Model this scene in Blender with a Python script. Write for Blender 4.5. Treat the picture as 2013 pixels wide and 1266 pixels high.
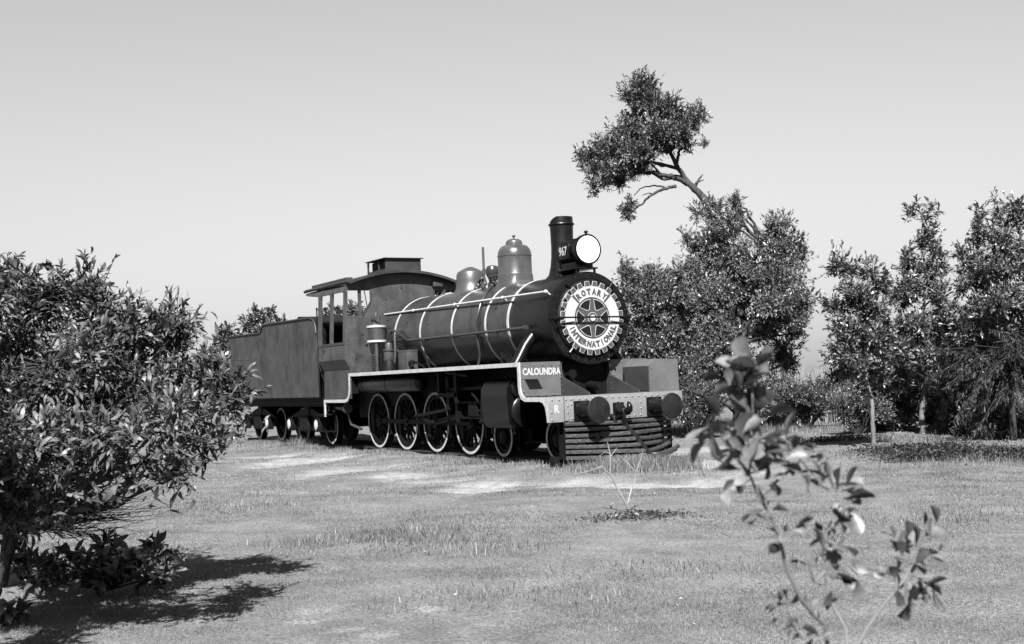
import bpy, bmesh, math, random
import numpy as np
from mathutils import Vector, Matrix

R = math.radians
scene = bpy.context.scene
for o in list(bpy.data.objects):
    bpy.data.objects.remove(o)
rng = np.random.default_rng(967)
random.seed(967)

# ------------------------------------------------------------------ camera
CAM = Vector((16.028, -10.725, 1.340))
FWD = Vector((-0.87329417, 0.48504666, 0.04568409))
RIGHT = Vector((0.48348463, 0.8743759, -0.04134496))
UP = Vector((0.05999931, 0.01401876, 0.99809997))
cam_data = bpy.data.cameras.new('camera')
cam = bpy.data.objects.new('camera', cam_data)
scene.collection.objects.link(cam)
m3 = Matrix((RIGHT, UP, -FWD)).transposed()
cam.matrix_world = Matrix.Translation(CAM) @ m3.to_4x4()
cam_data.sensor_fit = 'HORIZONTAL'
cam_data.sensor_width = 36.0
cam_data.lens = 36.0 * 2421.6 / 2013.0
cam_data.clip_start = 0.05
cam_data.clip_end = 3000.0
cam_data.dof.use_dof = True
cam_data.dof.focus_distance = 17.0
cam_data.dof.aperture_fstop = 6.3
scene.camera = cam

# ------------------------------------------------------------------ sky, sun, exposure
SUN_EL, SUN_PSI = R(45.0), R(32.0)          # behind the photographer
SUN_DIR = Vector((math.cos(SUN_PSI) * math.cos(SUN_EL), -math.sin(SUN_PSI) * math.cos(SUN_EL), math.sin(SUN_EL)))
world = bpy.data.worlds.new('World')
scene.world = world
world.use_nodes = True
nt = world.node_tree
nt.nodes.clear()
sky = nt.nodes.new('ShaderNodeTexSky')
sky.sky_type = 'NISHITA'
sky.sun_disc = False
sky.sun_elevation = SUN_EL
sky.sun_rotation = math.atan2(SUN_DIR.x, SUN_DIR.y)
sky.altitude = 5.0
sky.air_density = 3.0
sky.dust_density = 0.3
sky.ozone_density = 1.0
# black-and-white film sees the sky as one grey tone
bw = nt.nodes.new('ShaderNodeRGBToBW')
fil = nt.nodes.new('ShaderNodeMath'); fil.operation = 'MULTIPLY'; fil.inputs[1].default_value = 0.46
bg = nt.nodes.new('ShaderNodeBackground'); bg.inputs['Strength'].default_value = 0.05
wo = nt.nodes.new('ShaderNodeOutputWorld')
nt.links.new(sky.outputs[0], bw.inputs[0])
nt.links.new(bw.outputs[0], fil.inputs[0])
nt.links.new(fil.outputs[0], bg.inputs['Color'])
nt.links.new(bg.outputs[0], wo.inputs['Surface'])

sun_data = bpy.data.lights.new('sun', 'SUN')
sun_data.energy = 5.0
sun_data.angle = R(0.53)
sun_data.color = (1.0, 1.0, 1.0)            # monochrome photograph
sun = bpy.data.objects.new('sun', sun_data)
scene.collection.objects.link(sun)
sun.rotation_euler = SUN_DIR.to_track_quat('Z', 'Y').to_euler()
sun.location = (20, -12, 25)

scene.view_settings.view_transform = 'Standard'
scene.view_settings.look = 'None'
scene.view_settings.gamma = 1.0
scene.view_settings.use_curve_mapping = False
scene.view_settings.exposure = 2.2

# ------------------------------------------------------------------ materials (all greys: the photograph is monochrome)
def mat(name, v, rough=0.5, var=0.25, scale=4.0, stretch=(1, 1, 1), spec=0.5, bump=0.0, bscale=60.0, metal=0.0,
        speck=0.0, coat=0.0, stain=0.0):
    m = bpy.data.materials.new(name)
    m.use_nodes = True
    n = m.node_tree.nodes
    l = m.node_tree.links
    p = n['Principled BSDF']
    p.inputs['Roughness'].default_value = rough
    p.inputs['Specular IOR Level'].default_value = spec
    p.inputs['Metallic'].default_value = metal
    p.inputs['Coat Weight'].default_value = coat
    tc = n.new('ShaderNodeTexCoord')
    mp = n.new('ShaderNodeMapping')
    mp.inputs['Scale'].default_value = stretch
    l.new(tc.outputs['Object'], mp.inputs['Vector'])
    nz = n.new('ShaderNodeTexNoise')
    nz.inputs['Scale'].default_value = scale
    nz.inputs['Detail'].default_value = 8.0
    nz.inputs['Roughness'].default_value = 0.65
    l.new(mp.outputs[0], nz.inputs['Vector'])
    mr = n.new('ShaderNodeMapRange')
    mr.inputs['From Min'].default_value = 0.3
    mr.inputs['From Max'].default_value = 0.7
    mr.inputs['To Min'].default_value = v * (1 - var)
    mr.inputs['To Max'].default_value = v * (1 + var)
    l.new(nz.outputs['Fac'], mr.inputs['Value'])
    out = mr.outputs[0]
    if speck > 0:                                    # small chips and dust specks in the paint
        n2 = n.new('ShaderNodeTexNoise')
        n2.inputs['Scale'].default_value = 45.0
        n2.inputs['Detail'].default_value = 3.0
        l.new(tc.outputs['Object'], n2.inputs['Vector'])
        m2 = n.new('ShaderNodeMapRange')
        m2.inputs['From Min'].default_value = 0.62
        m2.inputs['From Max'].default_value = 0.72
        m2.inputs['To Max'].default_value = speck
        l.new(n2.outputs['Fac'], m2.inputs['Value'])
        ad = n.new('ShaderNodeMath'); ad.operation = 'ADD'
        l.new(out, ad.inputs[0]); l.new(m2.outputs[0], ad.inputs[1])
        out = ad.outputs[0]
    if stain > 0:                                    # soot runs and dull smudges with edges of their own
        n5 = n.new('ShaderNodeTexNoise')
        n5.inputs['Scale'].default_value = 1.7
        n5.inputs['Detail'].default_value = 6.0
        n5.inputs['Distortion'].default_value = 0.6
        mp5 = n.new('ShaderNodeMapping')
        mp5.inputs['Scale'].default_value = (1.6, 1.6, 0.7)
        l.new(tc.outputs['Object'], mp5.inputs['Vector'])
        l.new(mp5.outputs[0], n5.inputs['Vector'])
        m5 = n.new('ShaderNodeMapRange')
        m5.inputs['From Min'].default_value = 0.52
        m5.inputs['From Max'].default_value = 0.68
        m5.inputs['To Min'].default_value = 1.0
        m5.inputs['To Max'].default_value = 1.0 - stain
        l.new(n5.outputs['Fac'], m5.inputs['Value'])
        mu5 = n.new('ShaderNodeMath'); mu5.operation = 'MULTIPLY'
        l.new(out, mu5.inputs[0]); l.new(m5.outputs[0], mu5.inputs[1])
        out = mu5.outputs[0]
    l.new(out, p.inputs['Base Color'])
    r2 = n.new('ShaderNodeMapRange')
    r2.inputs['To Min'].default_value = max(0.05, rough - 0.1)
    r2.inputs['To Max'].default_value = min(1.0, rough + 0.12)
    l.new(nz.outputs['Fac'], r2.inputs['Value'])
    l.new(r2.outputs[0], p.inputs['Roughness'])
    if bump > 0:
        n3 = n.new('ShaderNodeTexNoise')
        n3.inputs['Scale'].default_value = bscale
        n3.inputs['Detail'].default_value = 4.0
        l.new(mp.outputs[0], n3.inputs['Vector'])
        b = n.new('ShaderNodeBump')
        b.inputs['Strength'].default_value = bump
        b.inputs['Distance'].default_value = 0.02
        l.new(n3.outputs['Fac'], b.inputs['Height'])
        l.new(b.outputs[0], p.inputs['Normal'])
    return m

def leaf_mat(name, v, spread=0.55, rough=0.42, trans=0.22, spec=0.5):
    m = bpy.data.materials.new(name)
    m.use_nodes = True
    n = m.node_tree.nodes
    l = m.node_tree.links
    p = n['Principled BSDF']
    p.inputs['Roughness'].default_value = rough
    p.inputs['Specular IOR Level'].default_value = spec
    g = n.new('ShaderNodeNewGeometry')
    oi = n.new('ShaderNodeObjectInfo')
    ad = n.new('ShaderNodeMath'); ad.operation = 'ADD'
    fr = n.new('ShaderNodeMath'); fr.operation = 'FRACT'
    l.new(g.outputs['Random Per Island'], ad.inputs[0])
    l.new(oi.outputs['Random'], ad.inputs[1])
    l.new(ad.outputs[0], fr.inputs[0])
    mr = n.new('ShaderNodeMapRange')
    mr.inputs['To Min'].default_value = v * (1 - spread)
    mr.inputs['To Max'].default_value = v * (1 + spread)
    l.new(fr.outputs[0], mr.inputs['Value'])
    tc = n.new('ShaderNodeTexCoord')                 # sprays of older and younger growth differ in tone
    nz = n.new('ShaderNodeTexNoise')
    nz.inputs['Scale'].default_value = 1.9
    nz.inputs['Detail'].default_value = 3.0
    l.new(tc.outputs['Object'], nz.inputs['Vector'])
    m2 = n.new('ShaderNodeMapRange')
    m2.inputs['From Min'].default_value = 0.32
    m2.inputs['From Max'].default_value = 0.68
    m2.inputs['To Min'].default_value = 0.62
    m2.inputs['To Max'].default_value = 1.38
    l.new(nz.outputs['Fac'], m2.inputs['Value'])
    mm = n.new('ShaderNodeMath'); mm.operation = 'MULTIPLY'
    l.new(mr.outputs[0], mm.inputs[0]); l.new(m2.outputs[0], mm.inputs[1])
    l.new(mm.outputs[0], p.inputs['Base Color'])
    t = n.new('ShaderNodeBsdfTranslucent')
    l.new(mm.outputs[0], t.inputs['Color'])
    mx = n.new('ShaderNodeMixShader')
    mx.inputs[0].default_value = trans
    l.new(p.outputs[0], mx.inputs[1])
    l.new(t.outputs[0], mx.inputs[2])
    l.new(mx.outputs[0], n['Material Output'].inputs['Surface'])
    return m

MT = dict(
    black=mat('gloss_black_paint', 0.0022, 0.30, 0.4, 5, speck=0.0012, spec=0.2, bump=0.06, bscale=18),
    smoke=mat('smokebox_black_paint', 0.0024, 0.36, 0.5, 6, speck=0.0025, spec=0.2, bump=0.15, bscale=16),
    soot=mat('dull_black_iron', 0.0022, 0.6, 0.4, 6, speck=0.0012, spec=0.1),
    boiler=mat('boiler_grey_paint', 0.018, 0.27, 0.45, 2.5, speck=0.007, spec=0.40, bump=0.10, bscale=9, stain=0.4),
    dome=mat('dome_grey_paint', 0.030, 0.30, 0.3, 4, speck=0.010, spec=0.5, bump=0.08, bscale=16, stain=0.25),
    cab=mat('cab_grey_paint', 0.025, 0.48, 0.45, 3, speck=0.03, spec=0.28, bump=0.08, bscale=14, stain=0.45),
    roof=mat('cab_roof_dark_paint', 0.0136, 0.55, 0.4, 3, speck=0.0093, spec=0.25),
    tender=mat('tender_dusty_paint', 0.023, 0.6, 0.4, 3.4, stretch=(1, 1, 0.9), speck=0.020, spec=0.2, bump=0.10, bscale=8, stain=0.45),
    beam=mat('beam_light_grey_paint', 0.0957, 0.5, 0.14, 3, speck=-0.0247, spec=0.3, bump=0.04),
    plate=mat('front_plate_grey_paint', 0.0494, 0.5, 0.18, 4, speck=0.0185, spec=0.3, bump=0.05),
    brace=mat('brace_grey_paint', 0.0200, 0.5, 0.2, 4, speck=0.0123, spec=0.3),
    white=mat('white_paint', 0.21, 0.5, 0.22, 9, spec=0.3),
    emwhite=mat('emblem_white_paint', 0.215, 0.5, 0.08, 9, spec=0.3),
    emgrey=mat('emblem_grey_paint', 0.030, 0.45, 0.15, 9, spec=0.25),
    emblack=mat('emblem_black_paint', 0.0025, 0.5, 0.1, 9, spec=0.2),
    lens=mat('headlight_white_disc', 0.4938, 0.4, 0.02, 3),
    slat=mat('worn_pilot_timber', 0.018, 0.45, 0.7, 5, stretch=(6, 1.2, 6), speck=0.07, spec=0.25, bump=0.2, bscale=30),
    steel=mat('worn_bright_steel', 0.2160, 0.28, 0.2, 8, metal=0.85),
    rust=mat('rusty_rail_steel', 0.0123, 0.7, 0.4, 8, spec=0.2, bump=0.2),
    buffer=mat('buffer_face_dull_iron', 0.005, 0.55, 0.6, 9, speck=0.004, spec=0.15),
    bark=mat('tree_bark', 0.022, 0.85, 0.5, 7, stretch=(1, 1, 0.35), spec=0.2, bump=0.6, bscale=22),
    palebark=mat('pale_smooth_bark', 0.0679, 0.8, 0.5, 7, stretch=(1, 1, 0.6), spec=0.2, bump=0.5, bscale=22),
    twig=mat('bleached_dead_twig', 0.10, 0.7, 0.45, 9, bump=0.3),
    darktwig=mat('dark_twig', 0.0185, 0.8, 0.4, 9, spec=0.2, bump=0.3),
    stemmat=mat('sapling_stem', 0.0556, 0.6, 0.3, 9),
    paper=mat('white_paper', 0.4938, 0.8, 0.05, 9),
    leaf_bush=leaf_mat('wattle_leaf', 0.043, 0.6, 0.48, 0.12, 0.3),
    leaf_tree=leaf_mat('banksia_leaf', 0.078, 0.55, 0.40, 0.08, 0.45),
    leaf_lean=leaf_mat('leaning_tree_leaf', 0.065, 0.45, 0.45, 0.08, 0.4),
    leaf_far=leaf_mat('far_tree_leaf', 0.0741, 0.7, 0.5, 0.12),
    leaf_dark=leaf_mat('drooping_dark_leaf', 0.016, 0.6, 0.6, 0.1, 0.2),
    leaf_sap=leaf_mat('sapling_leaf', 0.052, 0.85, 0.45, 0.15, 0.3),
    blade=leaf_mat('grass_blade', 0.092, 0.5, 0.6, 0.3, 0.3),
    dryblade=leaf_mat('pale_dune_grass', 0.1481, 0.4, 0.6, 0.3, 0.3),
    litter=leaf_mat('dead_leaf', 0.14, 0.9, 0.6, 0.1, 0.2),
    weed=leaf_mat('weed_leaf', 0.0309, 0.8, 0.5, 0.2),
)

# ------------------------------------------------------------------ mesh helpers
COL = scene.collection

def link(name, me, m=None, parent=None, smooth=None):
    if m is not None:
        me.materials.clear()
        me.materials.append(MT[m] if isinstance(m, str) else m)
    o = bpy.data.objects.new(name, me)
    COL.objects.link(o)
    if parent is not None:
        o.parent = parent
        if parent.type == 'EMPTY' and parent.parent is None:
            o.matrix_parent_inverse = Matrix.Translation(-Vector(parent.location))
    return o

def build(name, bm, m, parent=None, sharp=38.0, flat=False):
    me = bpy.data.meshes.new(name)
    bmesh.ops.recalc_face_normals(bm, faces=bm.faces[:])
    bm.to_mesh(me)
    bm.free()
    if not flat:
        me.polygons.foreach_set('use_smooth', [True] * len(me.polygons))
        me.set_sharp_from_angle(angle=R(sharp))
    return link(name, me, m, parent)

def build_each(name, bm, m, parent=None, sharp=38.0, flat=False):
    """every loose piece of bm becomes an object of its own"""
    bm.verts.index_update()
    seen, out = set(), []
    bm.verts.ensure_lookup_table()
    for v0 in bm.verts:
        if v0.index in seen:
            continue
        st, isl = [v0], []
        seen.add(v0.index)
        while st:
            v = st.pop(); isl.append(v)
            for e in v.link_edges:
                w = e.other_vert(v)
                if w.index not in seen:
                    seen.add(w.index); st.append(w)
        nb = bmesh.new()
        mp = {v: nb.verts.new(v.co) for v in isl}
        for f in {f for v in isl for f in v.link_faces}:
            nb.faces.new([mp[v] for v in f.verts])
        out.append(build(name, nb, m, parent, sharp, flat))
    bm.free()
    return out

def thing(name, label, cat, loc=(0, 0, 0), group=None):
    o = bpy.data.objects.new(name, None)
    o.empty_display_size = 0.3
    COL.objects.link(o)
    o.location = loc
    return tag(o, label, cat, group)

def tag(o, label, cat, group=None):
    o['label'] = label
    o['category'] = cat
    if group:
        o['group'] = group
    return o

def NB():
    return bmesh.new()

def box(bm, a, b, bev=0.0):
    t = bmesh.new() if bev else bm
    vs = [t.verts.new((x, y, z)) for x in (a[0], b[0]) for y in (a[1], b[1]) for z in (a[2], b[2])]
    for f in ((0, 1, 3, 2), (4, 6, 7, 5), (0, 4, 5, 1), (2, 3, 7, 6), (0, 2, 6, 4), (1, 5, 7, 3)):
        t.faces.new([vs[i] for i in f])
    if bev:
        bmesh.ops.recalc_face_normals(t, faces=t.faces[:])
        bmesh.ops.bevel(t, geom=t.edges[:], offset=bev, segments=2, affect='EDGES', profile=0.6)
        merge(bm, t)

def merge(bm, t):
    me = bpy.data.meshes.new('tmp')
    t.to_mesh(me)
    t.free()
    bm.from_mesh(me)
    bpy.data.meshes.remove(me)

def frame_for(d):
    d = Vector(d).normalized()
    a = Vector((0, 0, 1)) if abs(d.z) < 0.9 else Vector((1, 0, 0))
    u = d.cross(a).normalized()
    return u, d.cross(u).normalized()

def tube(bm, pts, rad, n=10, cap=True):
    pts = [Vector(p) for p in pts]
    if not hasattr(rad, '__len__'):
        rad = [rad] * len(pts)
    rings = []
    u = None
    for i, p in enumerate(pts):
        d = (pts[min(i + 1, len(pts) - 1)] - pts[max(i - 1, 0)]).normalized()
        if u is None:
            u, v = frame_for(d)
        else:
            u = (u - d * u.dot(d)).normalized()
            v = d.cross(u)
        rings.append([bm.verts.new(p + (u * math.cos(2 * math.pi * k / n) + v * math.sin(2 * math.pi * k / n)) * rad[i])
                      for k in range(n)])
    for a, b in zip(rings, rings[1:]):
        for k in range(n):
            bm.faces.new((a[k], a[(k + 1) % n], b[(k + 1) % n], b[k]))
    if cap:
        bm.faces.new(rings[0][::-1])
        bm.faces.new(rings[-1])

def lathe(bm, prof, org, axis, n=40, close=False):
    """prof: list of (radius, height along axis)"""
    org = Vector(org)
    d = Vector(axis).normalized()
    u, v = frame_for(d)
    rings = []
    for r, h in prof:
        if r < 1e-6:
            rings.append([bm.verts.new(org + d * h)])
        else:
            rings.append([bm.verts.new(org + d * h + (u * math.cos(2 * math.pi * k / n) + v * math.sin(2 * math.pi * k / n)) * r)
                          for k in range(n)])
    seq = list(zip(rings, rings[1:]))
    if close:
        seq.append((rings[-1], rings[0]))
    for a, b in seq:
        for k in range(n):
            k2 = (k + 1) % n
            if len(a) == 1 and len(b) == 1:
                continue
            if len(a) == 1:
                bm.faces.new((a[0], b[k2], b[k]))
            elif len(b) == 1:
                bm.faces.new((a[k], a[k2], b[0]))
            else:
                bm.faces.new((a[k], a[k2], b[k2], b[k]))

def prism(bm, poly, plane, lo, hi):
    """poly of 2d points; plane 'xz' extruded in y, 'yz' extruded in x, 'xy' extruded in z"""
    def P(a, b, c):
        return {'xz': (a, c, b), 'yz': (c, a, b), 'xy': (a, b, c)}[plane]
    v0 = [bm.verts.new(P(a, b, lo)) for a, b in poly]
    v1 = [bm.verts.new(P(a, b, hi)) for a, b in poly]
    bm.faces.new(v0[::-1])
    bm.faces.new(v1)
    n = len(poly)
    for i in range(n):
        j = (i + 1) % n
        bm.faces.new((v0[i], v0[j], v1[j], v1[i]))

def ribbon(bm, path, d, plane, lo, hi):
    """a strip d wide to the right of a 2d path, thickness lo..hi"""
    n = len(path)
    off = []
    for i in range(n):
        ns = []
        for a, b in ((i - 1, i), (i, i + 1)):
            if 0 <= a and b < n:
                t = Vector((path[b][0] - path[a][0], path[b][1] - path[a][1])).normalized()
                ns.append(Vector((t.y, -t.x)))
        if len(ns) == 2:
            mm = (ns[0] + ns[1]).normalized()
            k = 1.0 / max(0.4, mm.dot(ns[0]))
            off.append(Vector(path[i]) + mm * d * k)
        else:
            off.append(Vector(path[i]) + ns[0] * d)
    def P(a, c):
        return {'xz': (a[0], c, a[1]), 'yz': (c, a[0], a[1])}[plane]
    V = [[bm.verts.new(P(q, c)) for q in (path[i], off[i]) for c in (lo, hi)] for i in range(n)]
    for a, b in zip(V, V[1:]):
        for i, j in ((0, 1), (1, 3), (3, 2), (2, 0)):
            bm.faces.new((a[i], a[j], b[j], b[i]))
    bm.faces.new((V[0][0], V[0][2], V[0][3], V[0][1]))
    bm.faces.new((V[-1][0], V[-1][1], V[-1][3], V[-1][2]))

def rivets(name, pts, normal, r, m, parent, kind=True):
    bm = NB()
    d = Vector(normal).normalized()
    u, v = frame_for(d)
    for p in pts:
        p = Vector(p)
        ring = [bm.verts.new(p + (u * math.cos(k * math.pi / 3) + v * math.sin(k * math.pi / 3)) * r) for k in range(6)]
        ring2 = [bm.verts.new(p + d * r * 0.5 + (u * math.cos(k * math.pi / 3) + v * math.sin(k * math.pi / 3)) * r * 0.75) for k in range(6)]
        top = bm.verts.new(p + d * r * 0.8)
        for k in range(6):
            bm.faces.new((ring[k], ring[(k + 1) % 6], ring2[(k + 1) % 6], ring2[k]))
            bm.faces.new((ring2[k], ring2[(k + 1) % 6], top))
    o = build(name, bm, m, parent, sharp=60)
    if kind:
        o['kind'] = 'stuff'
    return o

def text_mesh(s, size, depth, bold=0.0, xscale=1.0):
    cu = bpy.data.curves.new('t', 'FONT')
    cu.body = s
    cu.size = size
    cu.extrude = depth
    cu.offset = bold
    cu.align_x = 'CENTER'
    cu.align_y = 'CENTER'
    cu.resolution_u = 4
    ob = bpy.data.objects.new('t', cu)
    COL.objects.link(ob)
    bpy.context.view_layer.update()
    dg = bpy.context.evaluated_depsgraph_get()
    me = bpy.data.meshes.new_from_object(ob.evaluated_get(dg))
    bpy.data.objects.remove(ob)
    bpy.data.curves.remove(cu)
    co = np.empty(len(me.vertices) * 3)
    me.vertices.foreach_get('co', co)
    co = co.reshape(-1, 3)
    mn, mx = co.min(0), co.max(0)
    co[:, :2] -= ((mn + mx) / 2)[:2]
    co[:, 0] *= xscale
    me.vertices.foreach_set('co', co.ravel())
    me.update()
    return me

FRONT = Matrix(((0, 0, 1), (1, 0, 0), (0, 1, 0)))       # text facing +X
SIDE = Matrix(((1, 0, 0), (0, 0, -1), (0, 1, 0)))       # text facing -Y

def lettering(name, s, size, loc, rot, m, parent, bold=0.0, xscale=1.0, roll=0.0, depth=0.0015, fit=None):
    me = text_mesh(s, size, depth, bold, xscale)
    if fit:
        xs = [v.co.x for v in me.vertices]; ys = [v.co.y for v in me.vertices]
        kx, ky = fit[0] / (max(xs) - min(xs)), fit[1] / (max(ys) - min(ys))
        for v in me.vertices:
            v.co.x *= kx; v.co.y *= ky
    me.transform(Matrix.Translation(loc) @ (rot.to_4x4() @ Matrix.Rotation(roll, 4, 'Z')))
    me.name = name
    return link(name, me, m, parent)

def mesh_np(name, V, F, m, parent=None, smooth=False):
    """V (n,3) vertices, F (m,k) faces of equal size"""
    me = bpy.data.meshes.new(name)
    V = np.asarray(V, np.float32)
    F = np.asarray(F, np.int32)
    me.vertices.add(len(V))
    me.vertices.foreach_set('co', V.ravel())
    me.loops.add(F.size)
    me.loops.foreach_set('vertex_index', F.ravel())
    me.polygons.add(len(F))
    me.polygons.foreach_set('loop_start', np.arange(0, F.size, F.shape[1], dtype=np.int32))
    me.polygons.foreach_set('loop_total', np.full(len(F), F.shape[1], np.int32))
    if smooth:
        me.polygons.foreach_set('use_smooth', np.ones(len(F), bool))
    me.update(calc_edges=True)
    return link(name, me, m, parent)

# ================================================================== ground
GZ = -0.12
SAND = [  # (x, y, radius along x, radius along y, turn) bare sandy patches in the lawn
    (-7.564, -2.461, 0.788, 1.657, 0.507),
    (-3.864, -2.945, 0.791, 1.205, 0.558),
    (-1.857, -2.796, 0.745, 0.663, 0.581),
    (0.919, -2.852, 0.655, 1.034, 0.621),
    (1.741, -2.002, 0.804, 0.567, 0.615),
    (2.630, -1.374, 0.828, 0.616, 0.615),
    (3.020, -0.756, 0.611, 0.697, 0.608),
    (0.807, 1.052, 0.411, 1.552, 0.533),
    (-2.386, 3.901, 0.622, 1.993, 0.429),
    (-0.571, -2.960, 0.514, 0.481, 0.601),
    (-9.724, -2.386, 0.592, 0.831, 0.485),
    (2.496, 0.538, 0.434, 0.710, 0.570),
    (8.451, -8.140, 0.120, 0.062, 0.856),
    (8.828, -7.707, 0.092, 0.059, 0.850),
    (9.030, -8.056, 0.111, 0.055, 0.861),
    (9.376, -7.973, 0.095, 0.050, 0.869),
    (8.547, -8.272, 0.094, 0.047, 0.854),
    (8.178, -7.939, 0.112, 0.054, 0.847),
    (8.814, -7.350, 0.118, 0.050, 0.844),
]

def bump2(x, y):
    return (0.018 * np.sin(x * 0.9 + 1.3) * np.cos(y * 1.1 + 0.4) + 0.012 * np.sin(x * 2.3 + y * 1.7)
            + 0.008 * np.sin(x * 5.1 - y * 4.3 + 2.0))

def sand_mask(x, y):
    s = np.zeros_like(x)
    wob = 0.22 * np.sin(x * 2.1 + y * 3.3) + 0.16 * np.sin(x * 5.7 - y * 4.9 + 1.0) + 0.12 * np.sin(x * 11 + y * 9)
    for cx, cy, rx, ry, a in SAND:
        c, sn = math.cos(a), math.sin(a)
        u = ((x - cx) * c + (y - cy) * sn) / rx
        v = (-(x - cx) * sn + (y - cy) * c) / ry
        d = np.sqrt(u * u + v * v) + wob * 0.9
        s = np.maximum(s, np.clip((1.2 - d) / 0.8, 0, 1))
    return s

def ground_z(x, y):
    x = np.asarray(x, float); y = np.asarray(y, float)
    z = GZ + bump2(x, y)
    # low bank on which the rails lie
    along = np.clip((x + 22) / 3, 0, 1) * np.clip((1.9 - x) / 1.2, 0, 1)
    z = z + 0.055 * along * np.clip((2.1 - np.abs(y)) / 0.8, 0, 1)
    z = z - 0.03 * sand_mask(x, y)
    # dunes rising behind the trees on the right, flat elsewhere
    fx, fy = FWD.x, FWD.y
    dep = (x - CAM.x) * fx + (y - CAM.y) * fy
    lat = (x - CAM.x) * RIGHT.x + (y - CAM.y) * RIGHT.y
    rise = np.clip((dep - 40) / 40, 0, 1)
    z = z + 1.0 * rise * (0.7 + 0.5 * np.sin(lat * 0.11 + 0.8) + 0.3 * np.sin(lat * 0.31 + dep * 0.05))
    return z

def axis_pts(lo, hi, step, far):
    a = list(np.arange(lo, hi + 1e-6, step))
    g, p = step * 1.6, hi
    while p < far:
        p += g; g *= 1.35; a.append(p)
    g, p = step * 1.6, lo
    pre = []
    while p > -far:
        p -= g; g *= 1.35; pre.append(p)
    return np.array(pre[::-1] + a)

gx = axis_pts(-24, 16, 0.14, 900)
gy = axis_pts(-14, 14, 0.14, 900)
GX, GY = np.meshgrid(gx, gy, indexing='ij')
GZZ = ground_z(GX, GY)
idx = np.arange(GX.size).reshape(GX.shape)
F = np.stack([idx[:-1, :-1], idx[1:, :-1], idx[1:, 1:], idx[:-1, 1:]], -1).reshape(-1, 4)
gm = bpy.data.materials.new('lawn_and_sand')
gm.use_nodes = True
n, l = gm.node_tree.nodes, gm.node_tree.links
p = n['Principled BSDF']
p.inputs['Roughness'].default_value = 0.95
p.inputs['Specular IOR Level'].default_value = 0.1
tc = n.new('ShaderNodeTexCoord')
n1 = n.new('ShaderNodeTexNoise'); n1.inputs['Scale'].default_value = 1.6; n1.inputs['Detail'].default_value = 10; n1.inputs['Roughness'].default_value = 0.7
n2 = n.new('ShaderNodeTexNoise'); n2.inputs['Scale'].default_value = 38; n2.inputs['Detail'].default_value = 6
l.new(tc.outputs['Object'], n1.inputs['Vector']); l.new(tc.outputs['Object'], n2.inputs['Vector'])
r1 = n.new('ShaderNodeMapRange'); r1.inputs['From Min'].default_value = 0.3; r1.inputs['From Max'].default_value = 0.7
r1.inputs['To Min'].default_value = 0.048; r1.inputs['To Max'].default_value = 0.105
l.new(n1.outputs['Fac'], r1.inputs['Value'])
r2 = n.new('ShaderNodeMapRange'); r2.inputs['From Min'].default_value = 0.3; r2.inputs['From Max'].default_value = 0.7
r2.inputs['To Min'].default_value = 0.6; r2.inputs['To Max'].default_value = 1.4
l.new(n2.outputs['Fac'], r2.inputs['Value'])
mu = n.new('ShaderNodeMath'); mu.operation = 'MULTIPLY'
l.new(r1.outputs[0], mu.inputs[0]); l.new(r2.outputs[0], mu.inputs[1])
at = n.new('ShaderNodeAttribute'); at.attribute_name = 'sand'
sr = n.new('ShaderNodeMath'); sr.operation = 'MULTIPLY'; sr.inputs[1].default_value = 0.165
l.new(r2.outputs[0], sr.inputs[0])
mx = n.new('ShaderNodeMix'); mx.data_type = 'FLOAT'
sn = n.new('ShaderNodeMapRange'); sn.inputs['From Min'].default_value = 0.30; sn.inputs['From Max'].default_value = 0.62; sn.inputs['To Min'].default_value = 0.25; sn.inputs['To Max'].default_value = 1.0
n4 = n.new('ShaderNodeTexNoise'); n4.inputs['Scale'].default_value = 5.0; n4.inputs['Detail'].default_value = 8
l.new(tc.outputs['Object'], n4.inputs['Vector']); l.new(n4.outputs['Fac'], sn.inputs['Value'])
sm = n.new('ShaderNodeMath'); sm.operation = 'MULTIPLY'
l.new(at.outputs['Fac'], sm.inputs[0]); l.new(sn.outputs[0], sm.inputs[1]); l.new(sm.outputs[0], mx.inputs[0]); l.new(mu.outputs[0], mx.inputs[2]); l.new(sr.outputs[0], mx.inputs[3])
l.new(mx.outputs[0], p.inputs['Base Color'])
bp_ = n.new('ShaderNodeBump'); bp_.inputs['Strength'].default_value = 0.7; bp_.inputs['Distance'].default_value = 0.03
l.new(n2.outputs['Fac'], bp_.inputs['Height']); l.new(bp_.outputs[0], p.inputs['Normal'])
ground = mesh_np('ground', np.stack([GX, GY, GZZ], -1).reshape(-1, 3), F, gm, smooth=True)
ground['kind'] = 'structure'
ga = ground.data.attributes.new('sand', 'FLOAT', 'POINT')
ga.data.foreach_set('value', sand_mask(GX, GY).ravel().astype(np.float32))

# ================================================================== track
def rail(y):
    prof = [(-0.06, -0.125), (0.06, -0.125), (0.06, -0.11), (0.012, -0.09), (0.012, -0.035), (0.032, -0.025), (0.032, -0.004), (0.025, 0.0),
            (-0.025, 0.0), (-0.032, -0.004), (-0.032, -0.025), (-0.012, -0.035), (-0.012, -0.09), (-0.06, -0.11)]
    bm = NB()
    prism(bm, [(y + a, b) for a, b in prof], 'yz', -17.6, 0.05)
    return build('rail', bm, 'rust')
tag(rail(-0.567), 'dark rusty rail under the near wheels, half sunk in grass', 'rail', 'rails under the locomotive')
tag(rail(0.567), 'dark rusty rail under the far wheels, hidden in shadow', 'rail', 'rails under the locomotive')
bm = NB()
box(bm, (-0.52, -0.97, -0.22), (-0.40, -0.80, 0.10), 0.01)
tag(build('timber_post', bm, 'soot'), 'short dark timber post in the grass at the near corner of the slatted pilot', 'post')

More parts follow.
